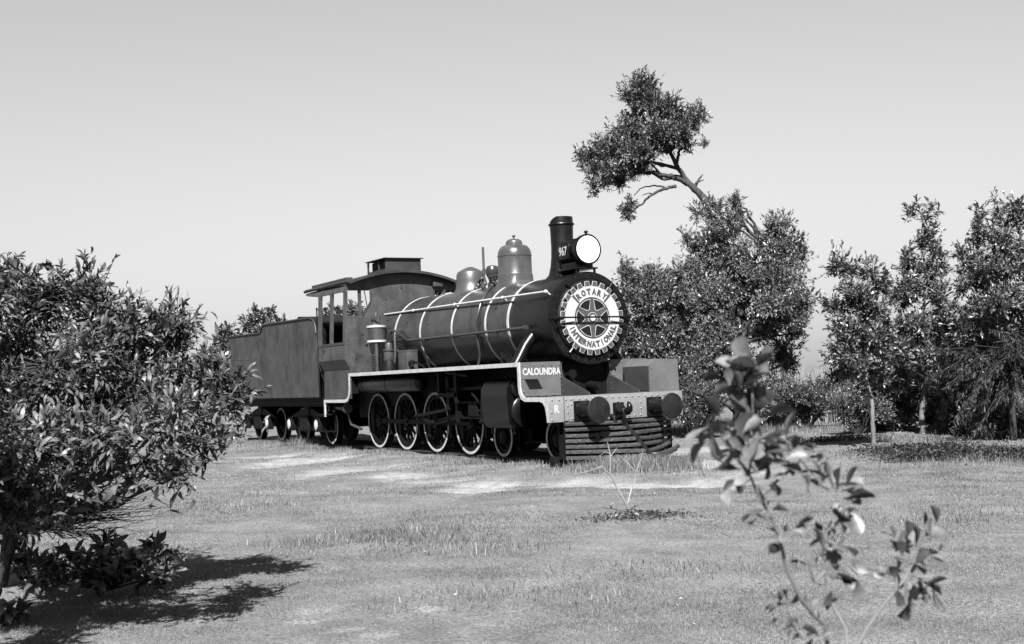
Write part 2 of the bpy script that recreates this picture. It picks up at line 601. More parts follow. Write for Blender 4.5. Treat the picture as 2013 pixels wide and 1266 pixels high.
# ================================================================== locomotive
L = thing('steam_locomotive', 'black and grey steam locomotive with white boiler bands and round emblem on its front', 'locomotive', (-4.5, 0, 0))
ZC = 2.2624
def rb(x):      # boiler radius
    return 0.7412 + (0.8027 - 0.7412) * (-2.1014 - x) / (-2.1014 + 6.6882)

# ---- boiler
bm = NB()
lathe(bm, [(rb(-2.1), -2.1), (rb(-4.2), -4.2), (rb(-6.7), -6.7), (0.815, -8.06)], (0, 0, ZC), (1, 0, 0), 96)
boiler = build('boiler', bm, 'boiler', L)
for i, x in enumerate((-6.688, -5.524, -4.183, -2.892, -2.101)):
    bm = NB()
    r = rb(x)
    lathe(bm, [(r - 0.01, x - 0.03), (r + 0.007, x - 0.028), (r + 0.007, x + 0.028), (r - 0.01, x + 0.03)], (0, 0, ZC), (1, 0, 0), 96)
    build('boiler_band', bm, 'white', boiler)
def on_boiler(x, a, dr=0.0):     # angle a in degrees from -Y upward
    r = rb(x) + dr
    return (x, -r * math.cos(R(a)), ZC + r * math.sin(R(a)))
for s in (-1, 1):
    bm = NB()
    zs = lambda x: 2.70 + (-0.82 - x) * 0.0098
    yr_ = lambda x: 0.706 - (-0.82 - x) * 0.007
    tube(bm, [(x, s * yr_(x), zs(x)) for x in (-7.5, -6.04, -4.18, -2.32, -0.82)], 0.02, 10)
    hr = build('handrail', bm, 'white', boiler)
    for x in (-6.04, -4.18, -2.32, -0.86):
        bm = NB()
        c = Vector((x, s * yr_(x), zs(x)))
        d = Vector((0, -c.y, ZC - c.z)).normalized()
        tube(bm, [c, c + d * 0.13], 0.016, 8)
        lathe(bm, [(0, -0.034), (0.026, -0.022), (0.034, 0), (0.026, 0.022), (0, 0.034)], c, (1, 0, 0), 10)
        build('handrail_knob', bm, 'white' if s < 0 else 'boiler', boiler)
# pipes clipped along the boiler side
bm = NB()
tube(bm, [(-6.62, -0.94, 2.385), (-6.52, -0.90, 2.385), (-6.36, -0.86, 2.33), (-6.12, -0.815, 2.185), (-6.0, -0.80, 2.165), (-1.36, -0.80, 2.155)], 0.027, 10)
for x in (-5.28, -4.06, -2.416, -1.4):
    tube(bm, [(x - 0.035, -0.80, 2.157), (x + 0.035, -0.80, 2.157)], 0.042, 8)
build('exhaust_pipe', bm, 'boiler', L)
bm = NB()
tube(bm, [on_boiler(-3.35, 66, 0.05), on_boiler(-3.25, 52, 0.05), on_boiler(-3.16, 32, 0.045), on_boiler(-3.15, 8, 0.045), on_boiler(-3.17, -18, 0.045), (-3.30, -0.66, 1.78), (-3.4, -0.66, 1.58)], 0.026, 10)
build('sand_pipe', bm, 'boiler', L)
bm = NB()
for (x, a) in ((-7.2, 28), (-6.2, 20), (-5.9, 44), (-2.6, 24), (-5.2, 14), (-2.95, 40)):
    c = Vector(on_boiler(x, a)); d = (c - Vector((x, 0, ZC))).normalized()
    lathe(bm, [(0.03, -0.01), (0.03, 0.014), (0, 0.02)], c, d, 8)
o = build('washout_plugs', bm, 'boiler', boiler); o['kind'] = 'stuff'

# ---- steam dome, sand dome, chimney
def flare(bm, prof, cx, z0, rbase, n=56, lift=0.0):
    """a lathe standing on the boiler: foot vertices dropped to the barrel"""
    lathe(bm, prof, (cx, 0, 0), (0, 0, 1), n)
    for v in bm.verts:
        if v.co.z < z0 and rbase:
            rr = rb(min(max(v.co.x, -6.7), -2.1)) if rbase == 'b' else rbase
            yy = min(abs(v.co.y), rr * 0.98)
            zt = ZC + math.sqrt(rr * rr - yy * yy)
            k = (z0 - v.co.z) / (z0 - min(p[1] for p in prof))
            v.co.z = v.co.z * (1 - k) + (zt + lift) * k
bm = NB()
flare(bm, [(0.43, 2.94), (0.37, 3.0), (0.325, 3.09), (0.315, 3.18), (0.31, 3.185), (0.303, 3.20), (0.302, 3.505), (0.309, 3.508), (0.309, 3.522), (0.303, 3.525),
           (0.298, 3.58), (0.275, 3.64), (0.235, 3.688), (0.165, 3.715), (0.150, 3.722), (0.150, 3.745), (0.138, 3.785), (0.10, 3.815), (0.04, 3.828), (0.0, 3.83)], -3.09, 3.17, 'b')
dome = build('steam_dome', bm, 'dome', L, sharp=30)
bm = NB()
lathe(bm, [(0.012, 3.82), (0.012, 3.85), (0.026, 3.862), (0.032, 3.878), (0.024, 3.894), (0, 3.901)], (-3.09, 0, 0), (0, 0, 1), 14)
build('finial', bm, 'dome', dome)
bm = NB()
flare(bm, [(0.42, 2.94), (0.34, 3.02), (0.29, 3.12), (0.275, 3.22), (0.268, 3.34), (0.245, 3.395), (0.16, 3.445), (0.06, 3.49), (0.0, 3.50)], -4.84, 3.2, 'b')
build('sand_dome', bm, 'dome', L, sharp=35).data.materials[0] = mat('sand_dome_paint', 0.026, 0.36, 0.15, 4, speck=0.03)
bm = NB()
flare(bm, [(0.36, 2.94), (0.30, 3.0), (0.245, 3.08), (0.21, 3.18), (0.192, 3.32), (0.186, 3.5), (0.190, 3.7), (0.196, 3.85), (0.214, 3.855), (0.220, 3.868), (0.214, 3.882), (0.198, 3.886),
           (0.192, 3.89), (0.16, 3.89), (0.16, 3.6), (0.0, 3.55)], -1.45, 3.2, 0.745)
for v in bm.verts:      # raised front lip
    pass
chim = build('chimney', bm, 'smoke', L, sharp=40)
bm = NB()
N = 40
rin, rout = [], []
for k in range(N + 1):
    a = R(-135) + R(270) * k / N
    h = 0.105 * max(0.0, min(1.0, (math.cos(a) + 0.60) / 1.15))
    rin.append([bm.verts.new((-1.45 + r * math.cos(a), r * math.sin(a), z)) for r, z in ((0.196, 3.884), (0.193, 3.886 + h), (0.178, 3.886 + h), (0.176, 3.884))])
for a, b in zip(rin, rin[1:]):
    for i in range(4):
        bm.faces.new((a[i], a[(i + 1) % 4], b[(i + 1) % 4], b[i]))
build('chimney_lip', bm, 'smoke', chim)

# safety valves and whistle between the domes
bm = NB()
tube(bm, [(-4.285, 0, 3.0), (-4.285, 0, 3.815)], 0.023, 10)
tube(bm, [(-4.285, 0, 3.30), (-4.285, 0, 3.40)], 0.035, 10)
build('whistle_pipe', bm, 'dome', L)
bm = NB()
lathe(bm, [(0.10, 2.95), (0.10, 3.1), (0.07, 3.14), (0.085, 3.2), (0.12, 3.26), (0.13, 3.36), (0.10, 3.42), (0.05, 3.44), (0, 3.44)], (-3.98, 0.02, 0), (0, 0, 1), 20)
build('safety_valve', bm, 'boiler', L)
bm = NB()
tube(bm, [(-4.38, -0.08, 2.98), (-4.34, -0.1, 3.14), (-4.2, -0.12, 3.2), (-4.0, -0.14, 3.2), (-3.86, -0.2, 3.12), (-3.8, -0.3, 3.0)], 0.025, 8)
for c, r in (((-4.34, -0.1, 3.1), 0.055), ((-4.12, -0.13, 3.2), 0.05), ((-3.84, -0.22, 3.09), 0.045), ((-4.3, -0.16, 3.04), 0.05), ((-3.7, -0.05, 3.18), 0.04)):
    lathe(bm, [(0, -r), (r * 0.75, -r * 0.6), (r, 0), (r * 0.75, r * 0.6), (0, r)], c, (0, 0, 1), 10)
tube(bm, [(-3.9, -0.1, 3.22), (-3.55, -0.06, 3.22)], 0.02, 8)
build('steam_fittings', bm, 'brace', L)

# ---- smokebox, door, emblem
bm = NB()
lathe(bm, [(0.735, -2.07), (0.742, -2.06), (0.742, -0.80), (0.752, -0.795), (0.752, -0.72), (0.745, -0.703), (0.64, -0.70), (0.635, -0.73), (0.0, -0.73)], (0, 0, ZC), (1, 0, 0), 96)
smoke = build('smokebox', bm, 'smoke', L)
rivets('smokebox_rivets', [(-0.70, 0.697 * math.cos(R(a)), ZC + 0.697 * math.sin(R(a))) for a in range(0, 360, 10)], (1, 0, 0), 0.012, 'smoke', smoke)
bm = NB()
d = []
for a in range(70, 200, 7):
    pass
lathe(bm, [(0.632, -0.74), (0.632, -0.69), (0.622, -0.672), (0.60, -0.668), (0.592, -0.66), (0.57, -0.65), (0.3, -0.632), (0, -0.628)], (0, 0, ZC), (1, 0, 0), 80)
door = build('smokebox_door', bm, 'smoke', L)
for a in (52, 128, 180, 232, 308, 0):
    bm = NB()
    ca, sa = math.cos(R(a)), math.sin(R(a))
    tube(bm, [(-0.70, 0.70 * ca, ZC + 0.70 * sa), (-0.655, 0.69 * ca, ZC + 0.69 * sa), (-0.645, 0.60 * ca, ZC + 0.60 * sa)], [0.02, 0.022, 0.016], 8)
    build('door_dog', bm, 'smoke', door)
bm = NB()
tube(bm, [(-0.70, -0.76, ZC), (-0.535, -0.74, ZC + 0.003), (-0.53, 0.66, ZC + 0.003), (-0.70, 0.70, ZC)], 0.014, 8)
for y in (-0.74, 0.655):
    lathe(bm, [(0.0, -0.03), (0.03, -0.018), (0.034, 0.01), (0.02, 0.03), (0, 0.034)], (-0.535, y, ZC), (0, 1, 0), 10)
build('door_crossbar', bm, 'black', door)

E0 = -0.622      # emblem plane
emb = NB()
def ep(r, a):
    return (r * math.cos(a), ZC - 0.006 + r * math.sin(a))
def gear(off):
    pts = []
    for k in range(24):
        c = math.radians(90) + 2 * math.pi * (k + 0.5) / 24
        w_o, w_i = 0.058 + off * 1.5, 0.082 + off * 1.5
        r_o, r_i = 0.590 + off, 0.517 + off
        g = 2 * math.pi / 24 / 2
        pts += [ep(r_i, c - w_i), ep(r_o, c - w_o), ep(r_o, c), ep(r_o, c + w_o), ep(r_i, c + w_i)]
        pts += [ep(r_i, c + g)]
    return pts
prism(emb, gear(0.007), 'yz', E0 - 0.01, E0)
emblem = build('round_emblem', emb, 'emwhite', L, flat=True)
bm = NB(); prism(bm, gear(0.0), 'yz', E0, E0 + 0.003); build('gear_teeth', bm, 'emgrey', emblem, flat=True)
def disc(name, r0, r1, x, m, a0=0, a1=360, n=72, t=0.003):
    bm = NB()
    full = a1 - a0 >= 360
    ks = n if full else n + 1
    V = []
    for k in range(ks):
        a = R(a0 + (a1 - a0) * k / n)
        V.append([bm.verts.new((xx,) + ep(r, a)) for xx in (x, x + t) for r in (r0, r1)])
    prs = [(V[k], V[(k + 1) % ks]) for k in range(ks if full else ks - 1)]
    for a, b in prs:
        bm.faces.new((a[2], a[3], b[3], b[2])); bm.faces.new((a[3], a[1], b[1], b[3])); bm.faces.new((a[0], a[2], b[2], b[0]))
    return build(name, bm, m, emblem, flat=True)
disc('white_ring', 0.335, 0.512, E0 + 0.003, 'emwhite')
disc('wheel_disc', 0.001, 0.328, E0 + 0.006, 'emgrey', t=0.003)
for a in (47, 135, 190, 350):
    disc('ring_divider', 0.345, 0.508, E0 + 0.006, 'emgrey', a - 2.6, a + 2.6, 4)
def opening(a, grow):
    pts = []
    r0, r1 = 0.118 - grow, 0.303 + grow
    c = R(a)
    for k in range(9):
        t = -1 + 2 * k / 8
        pts.append(ep(r1 * (1 - 0.02 * t * t), c + t * (R(23.5) + grow * 3)))
    w = 0.012 + grow
    px, py = -math.sin(c), math.cos(c)
    mid = [ep(r0 + 0.075, c + R(15) + grow * 4), ep(r0 + 0.03, c + R(7) + grow * 5)]
    mid2 = [ep(r0 + 0.03, c - R(7) - grow * 5), ep(r0 + 0.075, c - R(15) - grow * 4)]
    return pts + mid + mid2
for k in range(6):
    bm = NB(); prism(bm, opening(k * 60, 0.006), 'yz', E0 + 0.009, E0 + 0.011)
    build('opening_outline', bm, 'emwhite', emblem, flat=True)
    bm = NB(); prism(bm, opening(k * 60, -0.003), 'yz', E0 + 0.011, E0 + 0.013)
    build('spoke_opening', bm, 'emblack', emblem, flat=True)
disc('hub_ring', 0.001, 0.092, E0 + 0.0095, 'emwhite'); disc('hub', 0.001, 0.084, E0 + 0.0125, 'emgrey'); disc('hub_cap', 0.001, 0.05, E0 + 0.0155, 'emwhite')
def arc_text(s, a_from, a_to, top):
    for i, ch in enumerate(s):
        a = a_from + (a_to - a_from) * i / (len(s) - 1)
        rr = 0.424
        y, z = ep(rr, R(a))
        w = 0.082
        lettering('letter', ch, 0.13, (E0 + 0.0085, y, z), FRONT, 'emgrey', emblem, roll=R(a - 90) if top else R(a + 90), bold=0.009, fit=(w if ch != 'I' else 0.02, 0.104))
arc_text('ROTARY', 125, 55, True)
arc_text('INTERNATIONAL', 202, 338, False)

# ---- headlight
bm = NB()
HZ = 3.37
lathe(bm, [(0, -1.28), (0.20, -1.28), (0.215, -1.26), (0.215, -0.78), (0.228, -0.76), (0.245, -0.73), (0.250, -0.66), (0.244, -0.648), (0.225, -0.645), (0.222, -0.665), (0, -0.665)], (0, 0, HZ), (1, 0, 0), 48)
head = build('headlight', bm, 'black', L)
bm = NB(); lathe(bm, [(0.222, -0.664), (0.218, -0.652), (0.12, -0.645), (0, -0.643)], (0, 0, HZ), (1, 0, 0), 48)
build('headlight_glass', bm, 'lens', head)
bm = NB(); box(bm, (-1.20, -0.232, HZ - 0.13), (-0.90, 0.232, HZ + 0.13), 0.012); build('number_box', bm, 'black', head)
lettering('number', '967', 0.2, (-1.06, -0.2325, HZ + 0.005), SIDE, 'emwhite', head, bold=0.003, fit=(0.24, 0.15))
bm = NB()
box(bm, (-1.32, -0.2, 3.06), (-0.70, 0.2, 3.085), 0.004)
box(bm, (-1.25, -0.16, 3.085), (-0.78, 0.16, 3.18), 0.006)
for x, y in ((-1.26, -0.17), (-1.26, 0.17), (-0.76, -0.17), (-0.76, 0.17)):
    tube(bm, [(x, y, 2.9), (x, y, 3.06)], 0.022, 8)
build('headlight_bracket', bm, 'black', head)
bm = NB(); lathe(bm, [(0.02, 0.24), (0.02, 0.268), (0.034, 0.275), (0.034, 0.295), (0.015, 0.305), (0, 0.305)], (-0.70, 0, HZ), (0, 0, 1), 12)
build('headlight_vent', bm, 'black', head)
bm = NB()
for a in (25, -40, 140, 205):
    lathe(bm, [(0.012, 0.24), (0.014, 0.262), (0, 0.268)], (-0.69, 0, HZ), (0, math.cos(R(a)), math.sin(R(a))), 8)
build_each('rim_catch', bm, 'black', head)

# ---- running boards with white edge
YB = 1.245
path = [(-9.68, 0.67), (-9.68, 1.042), (-8.42, 1.042), (-8.30, 1.062), (-8.22, 1.12), (-8.18, 1.22), (-8.172, 1.34), (-8.172, 1.585), (-0.868, 1.585), (-0.868, 1.22), (-0.855, 1.13), (-0.81, 1.065), (-0.73, 1.034),
        (-0.10, 1.030), (-0.002, 1.030)]
path2 = [(-0.27, 0.965), (-0.18, 0.945), (-0.12, 0.88), (-0.095, 0.80), (-0.075, 0.648), (-0.004, 0.648), (-0.004, 0.966)]
for s in (-1, 1):
    bm = NB()
    y0, y1 = sorted((s * (YB + 0.004), s * (YB - 0.02)))
    ribbon(bm, path, 0.066, 'xz', y0, y1)
    prism(bm, path2, 'xz', y0, y1)
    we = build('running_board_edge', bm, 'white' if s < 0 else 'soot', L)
    bm = NB()
    y0, y1 = sorted((s * (YB - 0.021), s * 0.40))
    box(bm, (-8.15, y0, 1.553), (-0.93, y1, 1.582))
    build('running_board', bm, 'boiler', L)
    bm = NB()
    for x in (-7.43, -6.01, -4.58):
        yy = sorted((s * (YB + 0.0045), s * (YB + 0.0075)))
        box(bm, (x - 0.018, yy[0], 1.522), (x + 0.018, yy[1], 1.587))
    build_each('edge_joint', bm, 'emwhite', we)
    rivets('board_rivets', [(x, s * (YB - 0.06), 1.582) for x in np.arange(-3.4, -0.95, 0.16)], (0, 0, 1), 0.014, 'boiler', we)

# ---- front platform, beam, plates
bm = NB()
box(bm, (-0.93, -YB + 0.021, 1.0), (-0.06, YB - 0.021, 1.027))
build('front_platform', bm, 'plate', L)
bm = NB()
box(bm, (-0.06, -YB - 0.002, 0.648), (0.0, YB + 0.002, 1.034), 0.004)
beam = build('buffer_beam', bm, 'beam', L)
bm = NB()
box(bm, (0.0005, -0.985, 0.65), (0.0035, -0.975, 1.03))
build('beam_joint', bm, 'brace', beam)
pts = [(0.0, y, 0.985) for y in np.arange(-1.19, 1.25, 0.122)] + [(0.0, y, 0.685) for y in (-1.2, -0.92, -0.83, 0.2, 0.31, 0.42, 1.17)]
pts += [(0.0, y, z) for y in (-0.915, 0.43) for z in (0.89, 0.79)] + [(0.0, -0.85, 0.91), (0.0, -0.845, 0.70), (0, -0.30, 0.92), (0, 0.0, 0.92), (0, 0.88, 0.70), (0, -1.205, 0.8), (0, -0.86, 0.985)]
rivets('beam_rivets', pts, (1, 0, 0), 0.019, 'beam', beam)
lettering('letter', 'R', 0.16, (0.0035, -1.108, 0.845), FRONT, 'emwhite', beam, bold=0.006, fit=(0.092, 0.122))
XP = -0.905
bm = NB()
prism(bm, [(-1.226, 1.584), (-1.226, 1.14), (-1.19, 1.075), (-1.13, 1.04), (-0.415, 1.04), (-0.42, 1.3), (-0.44, 1.42), (-0.445, 1.584)], 'yz', XP - 0.02, XP)
plate = build('name_plate_panel', bm, 'plate', L)
lettering('place_name', 'CALOUNDRA', 0.14, (XP + 0.0035, -0.818, 1.432), FRONT, 'emwhite', plate, bold=0.0048, fit=(0.70, 0.115), roll=R(-0.6))
rivets('panel_rivets', [(XP, y, 1.535) for y in (-1.17, -0.96, -0.80, -0.64)] + [(XP, -0.485, 1.535), (XP, -0.47, 1.33), (XP, -0.45, 1.13), (XP, -1.18, 1.33), (XP, -1.16, 1.12)]
       + [(XP, y, 1.062) for y in (-1.1, -1.05, -0.9, -0.76, -0.62)], (1, 0, 0), 0.017, 'plate', plate)
bm = NB()
box(bm, (XP, -1.14, 1.315), (XP + 0.14, -0.90, 1.322), 0.002)
build('lamp_iron', bm, 'plate', plate)
bm = NB()
prism(bm, [(1.226, 1.584), (1.226, 1.04), (0.46, 1.04), (0.46, 1.35), (0.50, 1.40), (0.50, 1.584)], 'yz', XP - 0.02, XP)
fp = build('far_side_panel', bm, 'plate', L)
rivets('panel_rivets', [(XP, 0.54, 1.54), (XP, 0.72, 1.54), (XP, 0.55, 1.33)], (1, 0, 0), 0.017, 'plate', fp)
# tool box on the far side of the platform
bm = NB()
prism(bm, [(0.66, 1.03), (1.235, 1.03), (1.225, 1.545), (0.78, 1.56), (0.67, 1.455)], 'yz', -0.80, -0.055)
tb = build('tool_box', bm, 'plate', L, flat=True)
bm = NB(); box(bm, (-0.79, 0.652, 1.06), (-0.08, 0.664, 1.445)); build('box_side', bm, 'brace', tb)
bm = NB(); box(bm, (-0.77, 0.646, 1.14), (-0.745, 0.651, 1.36)); build('slot', bm, 'soot', tb)
rivets('box_rivets', [(-0.055, 0.70, z) for z in (1.42, 1.32)] + [(-0.055, 1.12, 1.08)], (1, 0, 0), 0.014, 'plate', tb)
for s in (-1, 1):
    y0, y1 = sorted((s * 0.455, s * 0.475))
    bm = NB()
    prism(bm, [(-1.2, 1.02), (-0.06, 1.028), (-0.08, 1.075), (-0.84, 1.325), (-0.885, 1.42), (-0.90, 1.56), (-1.2, 1.6)], 'xz', y0, y1)
    br = build('frame_brace', bm, 'brace', L)
    rivets('brace_rivets', [(x, -0.476 if s < 0 else 0.454, z) for x, z in ((-0.86, 1.32), (-0.86, 1.2), (-0.82, 1.1))], (0, -1, 0), 0.014, 'brace', br)
bm = NB()
prism(bm, [(-0.47, 0.95), (0.47, 0.95), (0.52, 1.55), (0.40, 1.70), (-0.40, 1.70), (-0.52, 1.55)], 'yz', -1.95, -0.98)
build('smokebox_saddle', bm, 'soot', L)
bm = NB()
tube(bm, [(-0.95, -0.30, 1.36), (-0.78, -0.32, 1.37)], 0.05, 10); tube(bm, [(-0.78, -0.33, 1.37), (-0.75, -0.33, 1.37)], 0.075, 10)
tube(bm, [(-0.97, 0.1, 1.18), (-0.6, 0.1, 1.15)], 0.07, 12)
build_each('drain_pipe', bm, 'soot', L)

# ---- buffers and hook
for s in (-1, 1):
    y = s * 0.675
    bm = NB()
    box(bm, (0.002, y - 0.14, 0.652), (0.03, y + 0.14, 0.957), 0.008)
    bf = build('buffer', bm, 'black', beam)
    bm = NB(); lathe(bm, [(0.13, 0.03), (0.128, 0.08), (0.108, 0.12), (0.10, 0.32), (0.112, 0.325), (0.112, 0.36), (0.06, 0.365), (0.055, 0.49)], (0, y, 0.815), (1, 0, 0), 28)
    o = build('buffer_barrel', bm, 'black', beam)
    bm = NB(); lathe(bm, [(0, 0.47), (0.17, 0.475), (0.198, 0.485), (0.203, 0.498), (0.195, 0.51), (0.1, 0.524), (0, 0.528)], (0, y, 0.815), (1, 0, 0), 40)
    build('buffer_head', bm, 'buffer', beam)
bm = NB()
box(bm, (0.002, -0.10, 0.70), (0.022, 0.10, 0.90), 0.006)
hook = build('drawhook_plate', bm, 'black', beam)
bm = NB()
tube(bm, [(0.0, 0.0, 0.80), (0.12, 0.0, 0.79), (0.20, 0.0, 0.765), (0.26, 0.0, 0.76), (0.31, 0.0, 0.79), (0.325, 0.0, 0.84), (0.30, 0.0, 0.885), (0.275, 0, 0.905)], [0.045, 0.05, 0.06, 0.06, 0.055, 0.045, 0.032, 0.012], 12)
build('drawhook', bm, 'black', beam)
bm = NB()
lathe(bm, [(0.0, -0.05), (0.06, -0.045), (0.085, 0), (0.06, 0.045), (0, 0.05)], (0.16, -0.07, 0.81), (1, -0.4, 0.1), 20)
tube(bm, [(0.2, -0.05, 0.80), (0.24, -0.05, 0.70), (0.22, -0.05, 0.60), (0.2, -0.05, 0.52)], [0.03, 0.03, 0.03, 0.03], 8)
tube(bm, [(0.0, -0.14, 0.70), (0.10, -0.14, 0.68), (0.11, -0.14, 0.60)], 0.035, 10)
build('coupling_link', bm, 'black', beam)

# ---- slatted pilot
pil = NB()
tube(pil, [(0.05, 0, 0.655), (0.30, 0, 0.475), (0.55, 0, 0.29), (0.90, 0, 0.055)], [0.04, 0.04, 0.045, 0.035], 8)
pilot = build('pilot', pil, 'soot', L)
for s in (-1, 1):
    bm = NB(); box(bm, (-0.03, s * 0.96 - 0.03, 0.06), (0.02, s * 0.96 + 0.03, 0.66)); build('pilot_post', bm, 'soot', pilot)
    bm = NB(); tube(bm, [(-0.03, s * 0.45, 0.64), (0.42, s * 0.45, 0.10)], 0.03, 6); build('pilot_stay', bm, 'soot', pilot)
def slat(p0, p1, h=0.032, t=0.036, sag=0.0):
    bm = NB()
    p0, p1 = Vector(p0), Vector(p1)
    d = (p1 - p0); side = Vector((d.y, -d.x, 0)).normalized()
    if side.x < 0: side = -side
    n = 6
    V = []
    for i in range(n + 1):
        k = i / n
        p = p0 + d * k + Vector((0, 0, -sag * math.sin(math.pi * k)))
        V.append([bm.verts.new(p + side * a * t / 2 + Vector((0, 0, b * h / 2 - a * 0.012))) for a, b in ((-1, -1), (1, -0.8), (1, 0.8), (-1, 1))])
    for a, b in zip(V, V[1:]):
        for i in range(4):
            bm.faces.new((a[i], a[(i + 1) % 4], b[(i + 1) % 4], b[i]))
    bm.faces.new(V[0][::-1]); bm.faces.new(V[-1])
    build('slat', bm, 'slat', pilot)
for k in range(7):
    z = 0.605 - 0.084 * k
    xn = 0.07 + (0.93 - 0.07) * (0.65 - z) / 0.585
    j = random.uniform(-0.008, 0.008)
    slat((0.03, -1.0, z + j), (xn - 0.01, -0.012, z - j), sag=random.uniform(0, 0.012))
    if k < 5:
        slat((0.0, 1.0 - 0.03 * (k % 2), z + 0.01 - j), (xn - 0.01, 0.012, z + j), sag=random.uniform(0, 0.014))
    elif k == 5:
        slat((0.22, 0.80, z + 0.055), (xn - 0.02, 0.03, z - 0.01), sag=0.02)
    else:
        slat((0.30, 0.86, z + 0.03), (xn - 0.01, 0.02, z), sag=0.025)
        slat((0.22, 0.98, z + 0.075), (xn - 0.16, 0.20, z + 0.012), sag=0.02)
bm = NB(); box(bm, (-0.20, -0.98, 0.07), (-0.17, 0.98, 0.645)); build('gap_shade_plate', bm, 'soot', pilot)  # added dark plate, stands in for shade and undercarriage behind the slats
bm = NB(); tube(bm, [(0.30, 0.72, 0.06), (0.22, 0.66, 0.30)], 0.03, 6); build('slat_brace', bm, 'soot', pilot)

# ---- frames, firebox, ashpan
bm = NB()
for s in (-1, 1):
    y0, y1 = sorted((s * 0.42, s * 0.45))
    prism(bm, [(-9.6, 0.62), (-0.07, 0.62), (-0.07, 0.99), (-0.95, 0.99), (-1.3, 1.50), (-9.6, 1.50)], 'xz', y0, y1)
for x in (-9.4, -7.4, -6.0, -4.6, -3.2, -1.8):
    box(bm, (x - 0.04, -0.42, 0.7), (x + 0.04, 0.42, 1.2))
build('main_frame', bm, 'soot', L)
bm = NB()
prism(bm, [(-0.62, 1.5), (-0.55, 0.75), (-0.40, 0.45), (0.40, 0.45), (0.55, 0.75), (0.62, 1.5), (0.70, 2.0), (-0.70, 2.0)], 'yz', -8.9, -6.75)
build('firebox', bm, 'soot', L)

bm = NB()
for s in (-1, 1):
    y0, y1 = sorted((s * 0.36, s * 0.41))
    prism(bm, [(-3.0, 0.30), (-2.6, 0.24), (-0.8, 0.24), (-0.45, 0.30), (-0.45, 0.60), (-3.0, 0.60)], 'xz', y0, y1)
box(bm, (-2.0, -0.41, 0.28), (-1.4, 0.41, 0.58))
build('leading_bogie_frame', bm, 'soot', L)

# ---- wheels
def wheel_bm(kind, Rr):
    w = {}
    bm = NB()
    lathe(bm, [(Rr - 0.075, -0.065), (Rr - 0.005, -0.065), (Rr, -0.055), (Rr + 0.002, 0.03), (Rr + 0.028, 0.05), (Rr + 0.026, 0.065), (Rr - 0.075, 0.065)], (0, 0, 0), (0, 1, 0), 56, close=True)
    w['tyre'] = bm
    bm = NB()
    lathe(bm, [(Rr - 0.052, -0.0665), (Rr - 0.052, -0.0695), (Rr - 0.007, -0.0695), (Rr - 0.007, -0.0665)], (0, 0, 0), (0, 1, 0), 64, close=True)
    w['white_rim'] = bm
    bm = NB()
    ri = Rr - 0.076
    lathe(bm, [(ri - 0.05, -0.04), (ri, -0.045), (ri, 0.045), (ri - 0.05, 0.04)], (0, 0, 0), (0, 1, 0), 48, close=True)
    lathe(bm, [(0, -0.10), (0.06, -0.10), (0.09, -0.085), (0.125, -0.07), (0.135, 0.07), (0, 0.07)], (0, 0, 0), (0, 1, 0), 28)
    w['hub'] = bm
    bm = NB()
    n = 13 if kind == 'd' else 0
    for k in range(n):
        a = 2 * math.pi * (k + 0.5) / n
        c, s = math.cos(a), math.sin(a)
        tube(bm, [(0.10 * c, -0.01, 0.10 * s), ((ri - 0.03) * c, 0.0, (ri - 0.03) * s)], [0.038, 0.024], 6)
    if n == 0:
        lathe(bm, [(0.11, -0.03), (0.2, 0.0), (ri - 0.04, 0.01), (ri - 0.04, 0.03), (0.11, 0.03)], (0, 0, 0), (0, 1, 0), 40, close=True)
    if kind == 'd':   # counterweight opposite the crank pin
        pts = [((ri - 0.03) * math.cos(a), (ri - 0.03) * math.sin(a)) for a in np.linspace(R(128), R(232), 14)]
        prism(bm, pts, 'xz', -0.05, 0.03)
    w['spokes'] = bm
    return w

def mesh_of(bm, name, sharp=35):
    me = bpy.data.meshes.new(name)
    bmesh.ops.recalc_face_normals(bm, faces=bm.faces[:])
    bm.to_mesh(me); bm.free()
    me.polygons.foreach_set('use_smooth', [True] * len(me.polygons))
    me.set_sharp_from_angle(angle=R(sharp))
    return me

def wheel_set(name, kind, Rr, xs, parent, phase=0.0, yw=0.573):
    meshes = {k: mesh_of(v, name + '_' + k) for k, v in wheel_bm(kind, Rr).items()}
    ms = dict(tyre='soot', white_rim='white', hub='soot', spokes='soot')
    for x in xs:
        for s in (-1, 1):
            o = link(name, meshes['tyre'], ms['tyre'], parent)
            o.location = (x, s * yw, Rr)
            o.rotation_euler = (0, random.uniform(0, 6) if kind != 'd' else phase, 0)
            if s > 0:
                o.rotation_euler = (0, o.rotation_euler.y, math.pi)
            for k in ('white_rim', 'hub', 'spokes'):
                c = link(k, meshes[k], ms[k], o)
RD = 0.5715
wheel_set('driving_wheel', 'd', RD, (-3.875, -5.275, -6.675, -8.075), L)
wheel_set('leading_wheel', 'l', 0.3425, (-2.6125, -0.825), L)
bm = NB()
for x, z in ((-3.875, RD), (-5.275, RD), (-6.675, RD), (-8.075, RD), (-2.6125, 0.3425), (-0.825, 0.3425)):
    tube(bm, [(x, -0.55, z), (x, 0.55, z)], 0.07, 12)
build_each('axle', bm, 'soot', L)

